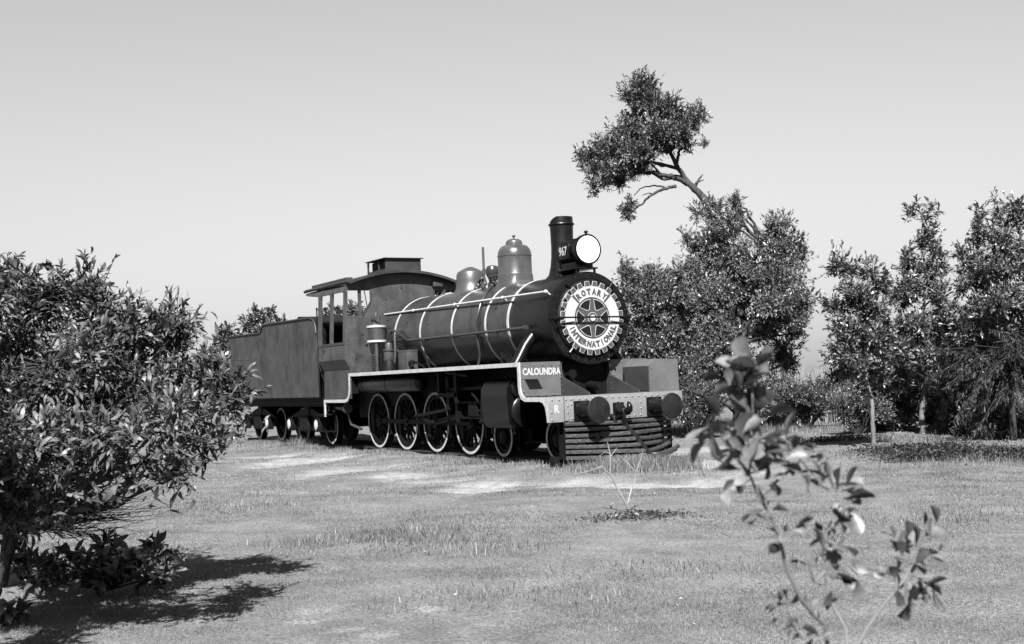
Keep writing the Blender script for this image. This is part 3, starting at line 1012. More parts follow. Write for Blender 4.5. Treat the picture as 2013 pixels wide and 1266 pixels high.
# ---- cylinders and motion, both sides
for s in (-1, 1):
    def Y(a): return s * a
    def YY(a, b): return tuple(sorted((s * a, s * b)))
    bm = NB()
    poly = [(0.45, 1.30), (0.92, 1.34), (1.08, 1.30), (1.155, 1.19), (1.165, 1.02), (1.13, 0.62), (1.06, 0.535), (0.80, 0.50), (0.45, 0.55)]
    t = NB(); prism(t, [(Y(a), b) for a, b in poly], 'yz', -2.38, -1.45)
    bmesh.ops.recalc_face_normals(t, faces=t.faces[:])
    bmesh.ops.bevel(t, geom=[e for e in t.edges if abs(e.verts[0].co.x - e.verts[1].co.x) < 1e-6], offset=0.015, segments=2, affect='EDGES')
    merge(bm, t)
    cy = build('cylinder', bm, 'black', L)
    bm = NB(); lathe(bm, [(0.26, 0.0), (0.26, 0.05), (0.24, 0.07), (0.12, 0.085), (0, 0.09)], (-1.45, Y(0.86), 0.80), (1, 0, 0), 36)
    cc = build('cylinder_cover', bm, 'black', cy)
    rivets('cover_bolts', [(-1.40, Y(0.86) + 0.225 * math.cos(R(a)), 0.80 + 0.225 * math.sin(R(a))) for a in range(0, 360, 30)], (1, 0, 0), 0.022, 'black', cy)
    bm = NB(); lathe(bm, [(0.16, 0.0), (0.16, 0.06), (0.14, 0.08), (0.05, 0.10), (0, 0.14)], (-1.45, Y(0.95), 1.18), (1, 0, 0), 28)
    build('valve_cover', bm, 'black', cy)
    bm = NB()
    for x in (-2.2, -1.7):
        tube(bm, [(x, Y(1.0), 1.33), (x, Y(1.02), 1.37)], 0.02, 8)
    tube(bm, [(-2.3, Y(1.0), 0.53), (-2.3, Y(1.0), 0.42)], 0.025, 8); tube(bm, [(-1.55, Y(1.0), 0.53), (-1.55, Y(1.0), 0.43)], 0.025, 8)
    build_each('drain_cock', bm, 'black', cy)
    bm = NB()
    tube(bm, [(-1.42, Y(0.66), 2.02), (-1.42, Y(0.80), 1.86), (-1.42, Y(0.99), 1.55)], [0.10, 0.10, 0.10], 24)
    build('steam_pipe', bm, 'black', L)
    # slide bars, crosshead, rods
    bm = NB()
    box(bm, (-3.75, *YY(0.80, 0.90)[:1], 0.93), (-2.38, YY(0.80, 0.90)[1], 0.965))
    box(bm, (-3.75, YY(0.80, 0.90)[0], 0.66), (-2.38, YY(0.80, 0.90)[1], 0.69))
    box(bm, (-3.85, YY(0.60, 0.92)[0], 0.6), (-3.75, YY(0.60, 0.92)[1], 1.55))
    build_each('slide_bar', bm, 'soot', L)
    bm = NB()
    box(bm, (-3.35, YY(0.78, 0.92)[0], 0.70), (-3.02, YY(0.78, 0.92)[1], 0.925), 0.02)
    tube(bm, [(-3.1, Y(0.86), 0.80), (-2.3, Y(0.86), 0.80)], 0.035, 12)
    build('crosshead', bm, 'steel' if False else 'soot', L)
    pin = lambda x: (x + 0.27, RD + 0.0)
    def rod(name, a, b, y, h, t=0.035, e=0.075):
        bm = NB()
        a, b = Vector((a[0], 0, a[1])), Vector((b[0], 0, b[1]))
        d = (b - a).normalized(); nrm = Vector((-d.z, 0, d.x))
        y0, y1 = YY(y, y + t)
        pl = [a + nrm * h * 0.5, b + nrm * h * 0.5, b - nrm * h * 0.5, a - nrm * h * 0.5]
        prism(bm, [(q.x, q.z) for q in pl], 'xz', y0, y1)
        for q in (a, b):
            tube(bm, [(q.x, y0 - 0.008, q.z), (q.x, y1 + 0.008, q.z)], e, 18)
            tube(bm, [(q.x, y0 - 0.03, q.z), (q.x, y1 + 0.03, q.z)], 0.03, 10)
        return build(name, bm, 'soot', L)
    for k in range(3):
        x0 = -8.075 + 1.4 * k
        rod('coupling_rod', pin(x0), pin(x0 + 1.4), 0.69 + 0.003 * k, 0.085)
    rod('connecting_rod', pin(-5.275), (-3.2, 0.80), 0.76, 0.10, 0.04, 0.095)
    rod('return_crank', pin(-5.275), (-5.62, 0.70), 0.83, 0.07, 0.03, 0.05)
    rod('eccentric_rod', (-5.62, 0.70), (-4.15, 0.83), 0.87, 0.055, 0.025, 0.045)
    bm = NB()
    prism(bm, [(-4.22, 0.78), (-4.10, 0.82), (-4.05, 1.1), (-4.10, 1.42), (-4.22, 1.42), (-4.16, 1.1)], 'xz', *YY(0.88, 0.93))
    build('expansion_link', bm, 'soot', L)
    rod('radius_rod', (-4.12, 1.18), (-2.7, 1.2), 0.90, 0.05, 0.025, 0.04)
    rod('combination_lever', (-2.72, 1.22), (-2.78, 0.62), 0.94, 0.05, 0.025, 0.04)
    bm = NB()
    box(bm, (-4.40, YY(0.5, 1.0)[0], 1.15), (-4.32, YY(0.5, 1.0)[1], 1.55)); box(bm, (-3.72, YY(0.95, 1.0)[0], 0.95), (-3.62, YY(0.95, 1.0)[1], 1.55))
    box(bm, (-4.4, YY(0.95, 1.0)[0], 1.05), (-3.6, YY(0.95, 1.0)[1], 1.13)); tube(bm, [(-4.2, Y(0.9), 1.47), (-4.05, Y(0.97), 1.5), (-3.2, Y(0.97), 1.42)], 0.03, 8)
    build('motion_bracket', bm, 'soot', L)
    bm = NB()
    for x in (-3.18, -4.58, -5.98, -7.38):
        box(bm, (x - 0.02, YY(0.55, 0.68)[0], 0.30), (x + 0.03, YY(0.55, 0.68)[1], 0.85))
    build_each('brake_hanger', bm, 'soot', L)
    # air reservoir under the board
    bm = NB()
    lathe(bm, [(0, -8.06), (0.08, -8.05), (0.14, -8.01), (0.155, -7.95), (0.155, -5.14), (0.14, -5.08), (0.08, -5.04), (0, -5.03)], (0, Y(1.0), 1.325), (1, 0, 0), 32)
    ar = build('air_reservoir', bm, 'black', L)
    for x in (-7.75, -6.53, -5.3):
        bm = NB(); lathe(bm, [(0.150, x - 0.02), (0.163, x - 0.02), (0.163, x + 0.02), (0.150, x + 0.02)], (0, Y(1.0), 1.325), (1, 0, 0), 28)
        build('reservoir_strap', bm, 'black', ar)
    # cab steps
    bm = NB()
    box(bm, (-10.18, YY(0.98, 1.235)[0], 0.70), (-9.55, YY(0.98, 1.235)[1], 0.722)); box(bm, (-10.18, YY(0.98, 1.235)[0], 0.33), (-9.55, YY(0.98, 1.235)[1], 0.352))
    for x in (-9.66, -9.62):
        box(bm, (x, YY(1.0, 1.02)[0], 0.33), (x + 0.02, YY(1.0, 1.02)[1], 1.0))
    build('cab_step', bm, 'soot', L)
    bm = NB()
    tube(bm, [(-9.3, Y(1.08), 0.86), (-8.75, Y(1.08), 0.84)], 0.045, 10); tube(bm, [(-8.78, Y(1.08), 0.84), (-8.66, Y(1.08), 0.84)], 0.10, 14)
    tube(bm, [(-8.72, Y(1.08), 0.9), (-8.72, Y(1.08), 1.1)], 0.06, 10); tube(bm, [(-8.72, Y(1.08), 0.8), (-8.72, Y(1.0), 0.5), (-8.4, Y(0.9), 0.4)], 0.03, 8)
    build('injector', bm, 'brace', L)

# ---- fittings on the near running board: air pump, feed cylinder, oil box
bm = NB()
PX, PY = -7.16, -1.0
lathe(bm, [(0, 2.53), (0.10, 2.545), (0.19, 2.55), (0.195, 2.535), (0.195, 2.49), (0.18, 2.485), (0.18, 2.245), (0.195, 2.24), (0.195, 2.195), (0.185, 2.18), (0, 2.18)], (PX, PY, 0), (0, 0, 1), 40)
pump = build('air_pump', bm, 'cab', L)
for z in (2.503, 2.205):
    bm = NB(); lathe(bm, [(0.190, z - 0.022), (0.199, z - 0.02), (0.199, z + 0.02), (0.190, z + 0.022)], (PX, PY, 0), (0, 0, 1), 40); build('pump_band', bm, 'white', pump)
bm = NB()
tube(bm, [(PX, PY, 2.54), (PX, PY, 2.60)], 0.075, 14); tube(bm, [(PX - 0.12, PY, 2.66), (PX + 0.12, PY, 2.66)], 0.075, 12)
tube(bm, [(PX, PY, 2.6), (PX, PY, 2.79)], [0.07, 0.04], 10); tube(bm, [(PX - 0.16, PY, 2.6), (PX - 0.16, PY, 2.74)], 0.03, 8); tube(bm, [(PX + 0.13, PY, 2.58), (PX + 0.13, PY, 2.72)], 0.03, 8)
build('pump_valve_head', bm, 'brace', pump)
bm = NB(); tube(bm, [(PX - 0.02, PY, 1.93), (PX - 0.02, PY, 2.2)], 0.05, 12); tube(bm, [(PX + 0.13, PY - 0.06, 1.58), (PX + 0.12, PY - 0.06, 2.19)], 0.038, 10)
build('pump_column', bm, 'cab', pump)
bm = NB()
lathe(bm, [(0, 1.60), (0.09, 1.60), (0.09, 1.94), (0, 1.94)], (PX - 0.06, PY, 0), (0, 0, 1), 24)
pr = []
for k in range(9):
    z = 1.63 + 0.036 * k
    lathe(bm, [(0.085, z), (0.135, z), (0.135, z + 0.012), (0.085, z + 0.012)], (PX - 0.06, PY, 0), (0, 0, 1), 24)
build('pump_fins', bm, 'brace', pump)
bm = NB()
QX, QY = -6.56, -1.0
lathe(bm, [(0.10, 1.79), (0.105, 1.80), (0.105, 1.985), (0.125, 1.99), (0.125, 2.015), (0.075, 2.02), (0.075, 2.11), (0.06, 2.145), (0, 2.155)], (QX, QY, 0), (0, 0, 1), 28)
fc = build('feed_cylinder', bm, 'cab', L)
bm = NB(); lathe(bm, [(0, 1.582), (0.16, 1.582), (0.15, 1.7), (0.11, 1.79), (0, 1.79)], (QX, QY, 0), (0, 0, 1), 14); build('cylinder_foot', bm, 'soot', fc)
bm = NB(); tube(bm, [(QX + 0.06, QY + 0.06, 1.58), (QX + 0.12, QY + 0.08, 1.9), (QX + 0.04, QY + 0.12, 2.3), (QX - 0.2, QY + 0.1, 2.38)], 0.025, 8)
tube(bm, [(QX - 0.14, QY - 0.02, 1.95), (QX - 0.14, QY - 0.02, 1.62)], 0.02, 8)
build('feed_pipe', bm, 'brace', fc)
bm = NB(); box(bm, (-6.12, -1.0, 1.583), (-5.70, -0.77, 1.965), 0.008)
ob = build('oil_box', bm, 'cab', L)
bm = NB(); box(bm, (-6.125, -1.004, 1.93), (-5.696, -0.766, 1.972), 0.006); build('box_lid', bm, 'cab', ob)
bm = NB(); tube(bm, [(-5.67, -0.95, 1.72), (-5.52, -0.95, 1.72)], 0.045, 10); tube(bm, [(-5.55, -0.98, 1.64), (-5.55, -0.95, 1.76)], 0.035, 8)
tube(bm, [(-5.6, -0.95, 1.76), (-5.35, -0.92, 1.7), (-5.1, -0.9, 1.6)], 0.02, 8)
build('oil_tap', bm, 'soot', ob)
bm = NB(); tube(bm, [(-5.42, -0.78, 1.9), (-5.2, -0.82, 1.76), (-5.0, -0.85, 1.58)], 0.022, 8); tube(bm, [(-2.05, -0.86, 1.68), (-1.9, -0.86, 1.68)], 0.08, 12); tube(bm, [(-2.02, -0.92, 1.58), (-2.02, -0.92, 1.78)], 0.03, 8)
build_each('clack_valve', bm, 'soot', L)

# ---- cab
XC = -8.05
def wid(z):
    if z < 1.68: return 1.24
    if z < 1.87: return 1.24 + 0.114 * (z - 1.68) / 0.19
    return 1.354 - 0.068 * (z - 1.87) / (3.334 - 1.87)
def arc(y, z0=3.70): return z0 - 0.152 * y * y
bm = NB()
fr = lambda poly: prism(bm, poly, 'yz', XC - 0.02, XC)
fr([(-1.24, 1.585), (-1.24, 1.68), (-1.354, 1.87), (-wid(2.786), 2.786), (wid(2.786), 2.786), (1.354, 1.87), (1.24, 1.68), (1.24, 1.585)])
fr([(-0.90, 2.786), (-0.727, 3.079), (-0.727, 3.312), (0.727, 3.312), (0.727, 3.079), (0.90, 2.786)])
for s in (-1, 1):
    fr([(s * 1.018, 2.786), (s * 0.943, 2.786), (s * 0.943, 3.312), (s * 1.018, 3.312)])
    fr([(s * wid(2.786), 2.786), (s * 1.272, 2.786), (s * 1.262, 3.312), (s * wid(3.312), 3.312)])
ys = np.linspace(-wid(3.312), wid(3.312), 25)
fr([(y, arc(y)) for y in ys] + [(wid(3.312), 3.312), (-wid(3.312), 3.312)])
cabf = build('cab_front', bm, 'cab', L, flat=True)
for s in (-1, 1):
    bm = NB()
    ribbon(bm, [(s * 0.905, 2.78), (s * 0.728, 3.078), (s * 0.728, 3.31)], 0.028 * (1 if s > 0 else -1) * 1.0, 'yz', XC + 0.0005, XC + 0.014)
    build('window_frame', bm, 'brace', cabf)
    bm = NB()
    tube(bm, [(XC - 0.03, s * 0.86, 3.31), (XC - 0.03, s * 0.80, 2.95)], 0.012, 6); build('window_bar', bm, 'brace', cabf)
bm = NB()
for y, z, r in ((-0.015, 3.364, 0.022), (-0.38, 3.124, 0.018), (-0.946, 2.381, 0.02), (-0.857, 2.156, 0.034), (-1.105, 1.88, 0.02), (-0.02, 3.42, 0.014), (-0.9, 2.38, 0.01), (-1.075, 1.93, 0.01), (-0.07, 3.39, 0.009)):
    lathe(bm, [(r, 0.0005), (r, 0.003), (0, 0.003)], (XC, y, z), (1, 0, 0), 14)
o = build('bolt_holes', bm, 'emblack', cabf, flat=True); o['kind'] = 'stuff'
rivets('cab_rivets', [(XC, -wid(z) + 0.035, z) for z in np.arange(1.75, 3.3, 0.17)] + [(XC, y, 2.29 + 0.02 * (i % 2)) for i, y in enumerate((-1.3, -1.27, -1.14, -1.0))]
       + [(XC, y, z) for y, z in ((-0.47, 3.1), (-0.43, 3.04), (-0.41, 2.99), (-0.46, 3.02), (-1.29, 2.45), (-1.26, 2.2), (-1.22, 2.45))], (1, 0, 0), 0.014, 'cab', cabf)
bm = NB(); box(bm, (XC + 0.001, 0.70, 3.39), (XC + 0.09, 0.93, 3.50), 0.01); build('window_visor', bm, 'brace', cabf)
for s in (-1, 1):
    def pan(poly, x0, x1, t=0.02, name='cab_side', m='cab', par=L):
        b = NB()
        pts = [(s * y, z) for y, z in poly] + [(s * (y - t), z) for y, z in poly[::-1]]
        prism(b, pts, 'yz', x0, x1)
        return b
    bm = pan([(1.238, 1.055), (1.238, 1.66), (1.25, 1.70), (1.335, 1.84), (1.352, 1.88), (wid(2.22), 2.22)], -9.64, XC - 0.021)
    cs = build('cab_side', bm, 'cab', L, sharp=20)
    bm = NB()
    for x0, x1 in ((-8.19, XC - 0.021), (-8.97, -8.86), (-9.70, -9.56)):
        merge(bm, pan([(wid(2.22), 2.221), (wid(3.30), 3.30)], x0, x1, 0.05))
    build_each('cab_post', bm, 'cab', cs)
    bm = pan([(wid(2.2) + 0.012, 2.19), (wid(2.2) + 0.012, 2.24)], -9.68, XC - 0.022, 0.05)
    build('window_sill', bm, 'brace', cs)
    # curved top panel under the eave, tapering to the rear
    bm = NB()
    V = []
    for x, zb, zt in ((XC - 0.021, 3.295, 3.455), (-9.7, 3.30, 3.46), (-10.3, 3.36, 3.455), (-10.52, 3.40, 3.45)):
        V.append([bm.verts.new((x, s * (wid(z) + dy), z)) for z, dy in ((zb, 0.0), (zb * 0.6 + zt * 0.4, 0.0), (zb * 0.25 + zt * 0.75, -0.02), (zt, -0.06))] +
                 [bm.verts.new((x, s * (wid(zb) - 0.08), zt)), bm.verts.new((x, s * (wid(zb) - 0.03), zb))])
    for a, b in zip(V, V[1:]):
        for i in range(6):
            bm.faces.new((a[i], a[(i + 1) % 6], b[(i + 1) % 6], b[i]))
    bm.faces.new(V[0]); bm.faces.new(V[-1])
    build('cab_top_panel', bm, 'cab', cs)
    bm = NB()
    tube(bm, [(-9.25, s * 1.30, 3.40), (-9.25, s * 1.37, 3.38), (-9.25, s * 1.385, 3.32), (-9.24, s * 1.40, 2.26), (-9.24, s * 1.38, 2.12), (-9.24, s * 1.35, 2.10)], 0.013, 8)
    build('cab_handrail', bm, 'boiler', cs)
    bm = NB()
    for x, z in ((-8.19, 3.30), (-8.86, 3.30), (-8.97, 3.30), (-9.56, 3.30)):
        k = -1 if x in (-8.19, -8.97) else 1
        prism(bm, [(x, z), (x + k * 0.09, z), (x + k * 0.02, z - 0.03), (x, z - 0.10)], 'xz', *sorted((s * (wid(z) - 0.02), s * (wid(z) - 0.005))))
    build_each('corner_gusset', bm, 'cab', cs)
bm = NB()
box(bm, (-9.95, -1.2, 1.55), (-8.08, 1.2, 1.58))
build('cab_floor', bm, 'soot', L)
bm = NB()
V = []
for y in np.linspace(-1.275, 1.275, 37):
    V.append([bm.verts.new((x, y, arc(y, 3.736) - dz)) for x, dz in ((-7.86, 0), (-7.86, 0.035), (-10.66, 0.035), (-10.66, 0.0))])
for a, b in zip(V, V[1:]):
    for i in range(4):
        bm.faces.new((a[i], a[(i + 1) % 4], b[(i + 1) % 4], b[i]))
bm.faces.new(V[0]); bm.faces.new(V[-1])
roof = build('cab_roof', bm, 'roof', L)
for s in (-1, 1):
    bm = NB(); tube(bm, [(-7.88, s * 1.275, arc(1.275, 3.742)), (-10.5, s * 1.275, arc(1.275, 3.742)), (-10.68, s * 1.27, arc(1.275, 3.742))], [0.034, 0.034, 0.012], 12); build('roof_gutter', bm, 'roof', roof)
    bm = NB(); box(bm, (-10.45, min(s * 1.02, s * 1.16), 3.50), (-8.30, max(s * 1.02, s * 1.16), 3.615), 0.01); build('roof_rain_strip', bm, 'roof', roof)
bm = NB()
ribbon(bm, [(y, arc(y, 3.738)) for y in np.linspace(-1.275, 1.275, 37)], 0.055, 'yz', -7.875, -7.852)
build('roof_front_bead', bm, 'boiler', roof)
bm = NB()
VX0, VX1, VW = -8.95, -7.95, 0.40
for y in (-VW, VW):
    for x0, x1 in ((VX0, VX0 + 0.06), (VX1 - 0.40, VX1 - 0.36), (VX1 - 0.02, VX1)):
        box(bm, (x0, y - 0.012, 3.66), (x1, y + 0.012, 3.985))
    box(bm, (VX0 + 0.06, y - 0.010, 3.66), (VX1 - 0.02, y + 0.010, 3.77))
box(bm, (VX1 - 0.018, -VW + 0.013, 3.66), (VX1 + 0.002, VW - 0.013, 3.985))
box(bm, (VX0 + 0.4, -0.02, 3.66), (VX0 + 0.42, 0.02, 3.98))
vent = build('roof_vent', bm, 'roof', roof, flat=True)
bm = NB(); prism(bm, [(VX0 - 0.02, 3.986), (VX1 + 0.06, 3.986), (VX1 + 0.06, 4.0), (VX0 - 0.02, 4.0)], 'xz', -VW - 0.06, VW + 0.06); build('vent_lid', bm, 'roof', vent)
bm = NB(); box(bm, (VX0 + 0.01, -0.3, 3.7), (VX1 - 0.05, 0.3, 3.97)); build('vent_core', bm, 'soot', vent)

# ================================================================== tender
T = thing('locomotive_tender', 'dusty dark grey tender coupled behind the locomotive cab, bush in front of it', 'tender', (-13.4, 0, 0))
YT = 1.25
side = [(-16.85, 1.10), (-10.0, 1.10), (-10.0, 2.52), (-10.03, 2.66), (-10.10, 2.76), (-10.22, 2.845), (-10.42, 2.885), (-13.78, 2.925), (-13.88, 2.90), (-13.98, 2.79), (-14.06, 2.745), (-14.16, 2.735), (-16.85, 2.775)]
for s in (-1, 1):
    bm = NB()
    prism(bm, side, 'xz', *sorted((s * YT, s * (YT - 0.012))))
    ts = build('tank_side', bm, 'tender', T, flat=True)
    bm = NB(); tube(bm, [(x, s * (YT + 0.006), z) for x, z in side[2:]], 0.024, 8); build('top_beading', bm, 'roof', ts)
    rivets('side_rivets', [(x, s * YT, 1.16) for x in np.arange(-16.7, -10.0, 0.21)] + [(-10.05, s * YT, z) for z in np.arange(1.2, 2.5, 0.19)], (0, s, 0), 0.008, 'tender', ts)
bm = NB()
box(bm, (-16.84, -YT + 0.014, 1.10), (-10.36, YT - 0.014, 2.55))
build('water_tank', bm, 'tender', T)
bm = NB(); box(bm, (-10.35, -YT + 0.014, 1.10), (-10.32, YT - 0.014, 2.70)); build('tender_front', bm, 'soot', T)
bm = NB()
V0 = [(-13.5, -0.95, 2.5), (-10.5, -0.95, 2.5), (-10.5, 0.95, 2.5), (-13.5, 0.95, 2.5)]
V1 = [(-12.6, -0.75, 3.05), (-10.9, -0.75, 2.80), (-10.9, 0.75, 2.80), (-12.6, 0.75, 3.05)]
a = [bm.verts.new(v) for v in V0]; b = [bm.verts.new(v) for v in V1]
bm.faces.new(a[::-1]); bm.faces.new(b)
for i in range(4):
    bm.faces.new((a[i], a[(i + 1) % 4], b[(i + 1) % 4], b[i]))
build('coal_bunker', bm, 'soot', T, flat=True)
bm = NB()
box(bm, (-16.8, -1.0, 0.90), (-10.05, -0.94, 1.099)); box(bm, (-16.8, 0.94, 0.90), (-10.05, 1.0, 1.099)); box(bm, (-16.8, -1.0, 0.90), (-16.7, 1.0, 1.099)); box(bm, (-10.12, -1.0, 0.8), (-10.04, 1.0, 1.099))
box(bm, (-16.8, -1.2, 1.06), (-10.02, 1.2, 1.099))
box(bm, (-16.8, -1.03, 0.885), (-10.05, -0.97, 0.898))
build('tender_frame', bm, 'soot', T)
for s in (-1, 1):
    bm = NB()
    tube(bm, [(-9.93, s * 1.24, 1.1), (-9.93, s * 1.25, 3.06)], 0.016, 8); tube(bm, [(-9.93, s * 1.25, 3.03), (-9.72, s * 1.25, 3.03)], 0.012, 6)
    lathe(bm, [(0, -0.03), (0.03, 0), (0, 0.03)], (-9.93, s * 1.25, 3.06), (0, 0, 1), 10)
    tube(bm, [(-9.97, s * 1.26, 2.0), (-9.9, s * 1.26, 1.85), (-9.82, s * 1.2, 1.55), (-9.8, s * 1.15, 1.35), (-9.84, s * 1.12, 1.15)], 0.018, 8)
    build('tender_handrail', bm, 'soot', T)
RT = 0.42
wheel_set('tender_wheel', 'l', RT, (-16.375, -14.5025, -12.765, -10.87), T)
bm = NB()
for x in (-16.375, -14.5025, -12.765, -10.87):
    tube(bm, [(x, -0.95, RT), (x, 0.95, RT)], 0.06, 10)
build_each('axle', bm, 'soot', T)
for x0, x1 in ((-16.375, -14.5025), (-12.765, -10.87)):
    bm = NB()
    xm = (x0 + x1) / 2
    for s in (-1, 1):
        ys = sorted((s * 0.80, s * 0.88))
        prism(bm, [(x0 - 0.3, 0.62), (x0 - 0.22, 0.40), (x0 + 0.25, 0.36), (xm - 0.3, 0.30), (xm + 0.3, 0.30), (x1 - 0.25, 0.36), (x1 + 0.22, 0.40), (x1 + 0.3, 0.62), (xm + 0.35, 0.82), (xm - 0.35, 0.82)], 'xz', *ys)
        for dx in (-0.2, 0, 0.2):
            lathe(bm, [(0.07, 0.3), (0.09, 0.36), (0.07, 0.42), (0.09, 0.48), (0.07, 0.54), (0.09, 0.60), (0.07, 0.66)], (xm + dx, s * 0.93, 0), (0, 0, 1), 12)
    box(bm, (xm - 0.15, -0.9, 0.5), (xm + 0.15, 0.9, 0.9))
    bg_ = build('bogie', bm, 'soot', T)
    for x in (x0, x1):
        for s in (-1, 1):
            bm = NB(); box(bm, (x - 0.14, min(s * 0.88, s * 1.0), 0.30), (x + 0.14, max(s * 0.88, s * 1.0), 0.62), 0.02); ab = build('axle_box', bm, 'soot', bg_)
            bm = NB(); lathe(bm, [(0.06, 0), (0.075, 0.005), (0.08, 0.03), (0.06, 0.045), (0, 0.05)], (x, s * 1.0, 0.455), (0, s, 0), 20)
            for v in bm.verts: v.co.z = 0.455 + (v.co.z - 0.455) * 1.5
            build('axle_box_cover', bm, 'white', bg_)

# ================================================================== plants
def unit(a):
    return a / np.maximum(np.linalg.norm(a, axis=-1, keepdims=True), 1e-9)

def rand_dirs(n):
    return unit(rng.normal(size=(n, 3)))

# leaf templates: x along the leaf, y across, z up out of the leaf
SMALL_V = np.array([(0, 0, 0), (0.60, -0.5, 0.09), (1, 0, -0.04), (0.60, 0.5, 0.09)], float)
SMALL_F = np.array([(0, 1, 2, 3)])
LONG_V = np.array([(0, -0.06, 0), (0, 0.06, 0), (0.25, -0.42, 0.03), (0.25, 0.42, 0.03), (0.58, -0.5, 0.0), (0.58, 0.5, 0.0), (0.84, -0.28, -0.14), (0.84, 0.28, -0.14), (0.98, -0.03, -0.30), (0.98, 0.03, -0.30)], float)
LONG_F = np.array([(0, 2, 3, 1), (2, 4, 5, 3), (4, 6, 7, 5), (6, 8, 9, 7)])
def broad(fold=0.16, droop=0.16, tw=0.0):
    st = [(0, 0.05), (0.12, 0.09), (0.32, 0.30), (0.55, 0.47), (0.76, 0.50), (0.92, 0.33), (1.0, 0.06)]
    V, F = [], []
    for i, (x, w) in enumerate(st):
        z = -droop * x * x
        for k, y in enumerate((-1, 0, 1)):
            V.append((x, y * w, z + abs(y) * fold * w + tw * y * w * x))
    for i in range(len(st) - 1):
        for k in range(2):
            a = i * 3 + k
            F.append((a, a + 3, a + 4, a + 1))
    return np.array(V), np.array(F)

def leaf_frames(d, roll_jit=0.5, up=(0, 0, 1)):
    d = unit(d)
    n = np.tile(np.array(up, float), (len(d), 1)) + rng.normal(size=d.shape) * roll_jit
    n = unit(n - d * (n * d).sum(1, keepdims=True))
    s = np.cross(n, d)
    return d, s, n

def leaves(pos, d, length, wratio, tv, tf, roll_jit=0.5):
    d, s, n = leaf_frames(d, roll_jit)
    L_ = length[:, None, None]
    V = pos[:, None, :] + L_ * (tv[None, :, 0:1] * d[:, None, :] + wratio * tv[None, :, 1:2] * s[:, None, :] + tv[None, :, 2:3] * n[:, None, :])
    k = len(tv)
    Fi = tf[None] + (np.arange(len(pos)) * k)[:, None, None]
    return V.reshape(-1, 3), Fi.reshape(-1, tf.shape[1])

def twigs_np(segs, n=5):
    """segs: list of (p0, p1, r0, r1) straight tapered sticks"""
    P0 = np.array([s[0] for s in segs], float); P1 = np.array([s[1] for s in segs], float)
    r0 = np.array([s[2] for s in segs])[:, None, None]; r1 = np.array([s[3] for s in segs])[:, None, None]
    d = unit(P1 - P0)
    a = np.where(np.abs(d[:, 2:3]) < 0.9, np.array([[0, 0, 1.0]]), np.array([[1.0, 0, 0]]))
    u = unit(np.cross(d, a)); v = np.cross(d, u)
    t = np.arange(n) * 2 * np.pi / n
    ring = u[:, None, :] * np.cos(t)[None, :, None] + v[:, None, :] * np.sin(t)[None, :, None]
    V = np.concatenate([P0[:, None] + ring * r0, P1[:, None] + ring * r1], 1)
    k = np.arange(n)
    f = np.stack([k, (k + 1) % n, (k + 1) % n + n, k + n], 1)
    Fi = f[None] + (np.arange(len(segs)) * 2 * n)[:, None, None]
    return V.reshape(-1, 3), Fi.reshape(-1, 4)

def sample_tips(blobs, n, shell=0.45, upbias=0.35):
    B = np.array(blobs, float)
    w = (B[:, 3] * B[:, 4] * B[:, 5]) ** 0.75
    w /= w.sum()
    bi = rng.choice(len(B), n, p=w)
    u = rand_dirs(n)
    # clumpy: pull directions to a few sub-clump directions in each blob
    rr = (shell ** 3 + (1.08 - shell ** 3) * rng.random(n)) ** (1 / 3)
    rad = B[bi, 3:6]
    pos = B[bi, :3] + u * rad * rr[:, None]
    d = unit(u + np.array([0, 0, upbias]) + rng.normal(size=(n, 3)) * 0.25)
    return pos, d, bi

def clumpify(blobs, per=7, size=0.42, seed=1):
    """break big blobs into smaller overlapping clumps so that gaps and shadowed hollows appear"""
    r = np.random.default_rng(seed)
    out = []
    for b in blobs:
        x, y, z, a, c, e = b
        for k in range(per):
            u = r.normal(size=3); u /= np.linalg.norm(u)
            q = r.uniform(0.45, 0.95)
            s = size * r.uniform(0.7, 1.3)
            out.append((x + u[0] * a * q, y + u[1] * c * q, z + u[2] * e * q, a * s, c * s, e * s))
    return out

def shoots(blobs, n, lmin, lmax, upbias, over=0.25, shell=0.25):
    """leafy shoots: start inside a clump, run outward and upward, some past its outline"""
    pos, d, bi = sample_tips(blobs, n, shell, upbias)
    ln = rng.uniform(lmin, lmax, n) * np.where(rng.random(n) < 0.12, 1.5, 1.0)
    tip = pos + d * ln[:, None] * over
    return tip, d, ln, bi

def shoot_leaves(tip, d, ln, per, leaf_len, spread, taper=0.35, jit=0.25):
    n = len(tip)
    k = np.repeat(np.arange(n), per)
    N = len(k)
    D = unit(d[k] + rng.normal(size=(N, 3)) * 0.06)
    t = rng.random(N) ** 1.6                      # 0 at the tip, leaves thin out towards the base
    base = tip[k] - d[k] * (ln[k] * t)[:, None] + np.array([0, 0, -1.0]) * (ln[k] * t * t * 0.10)[:, None]
    perp = rand_dirs(N)
    perp = unit(perp - D * (perp * D).sum(1, keepdims=True))
    al = np.radians(spread[0] + (spread[1] - spread[0]) * np.clip(t * 1.1 + rng.normal(size=N) * jit, 0, 1))[:, None]
    ld = D * np.cos(al) + perp * np.sin(al)
    size = leaf_len * rng.uniform(0.5, 1.3, N) * (1 - taper * (1 - t) * rng.random(N)) * rng.uniform(0.75, 1.2, n)[k]
    return base, ld, size

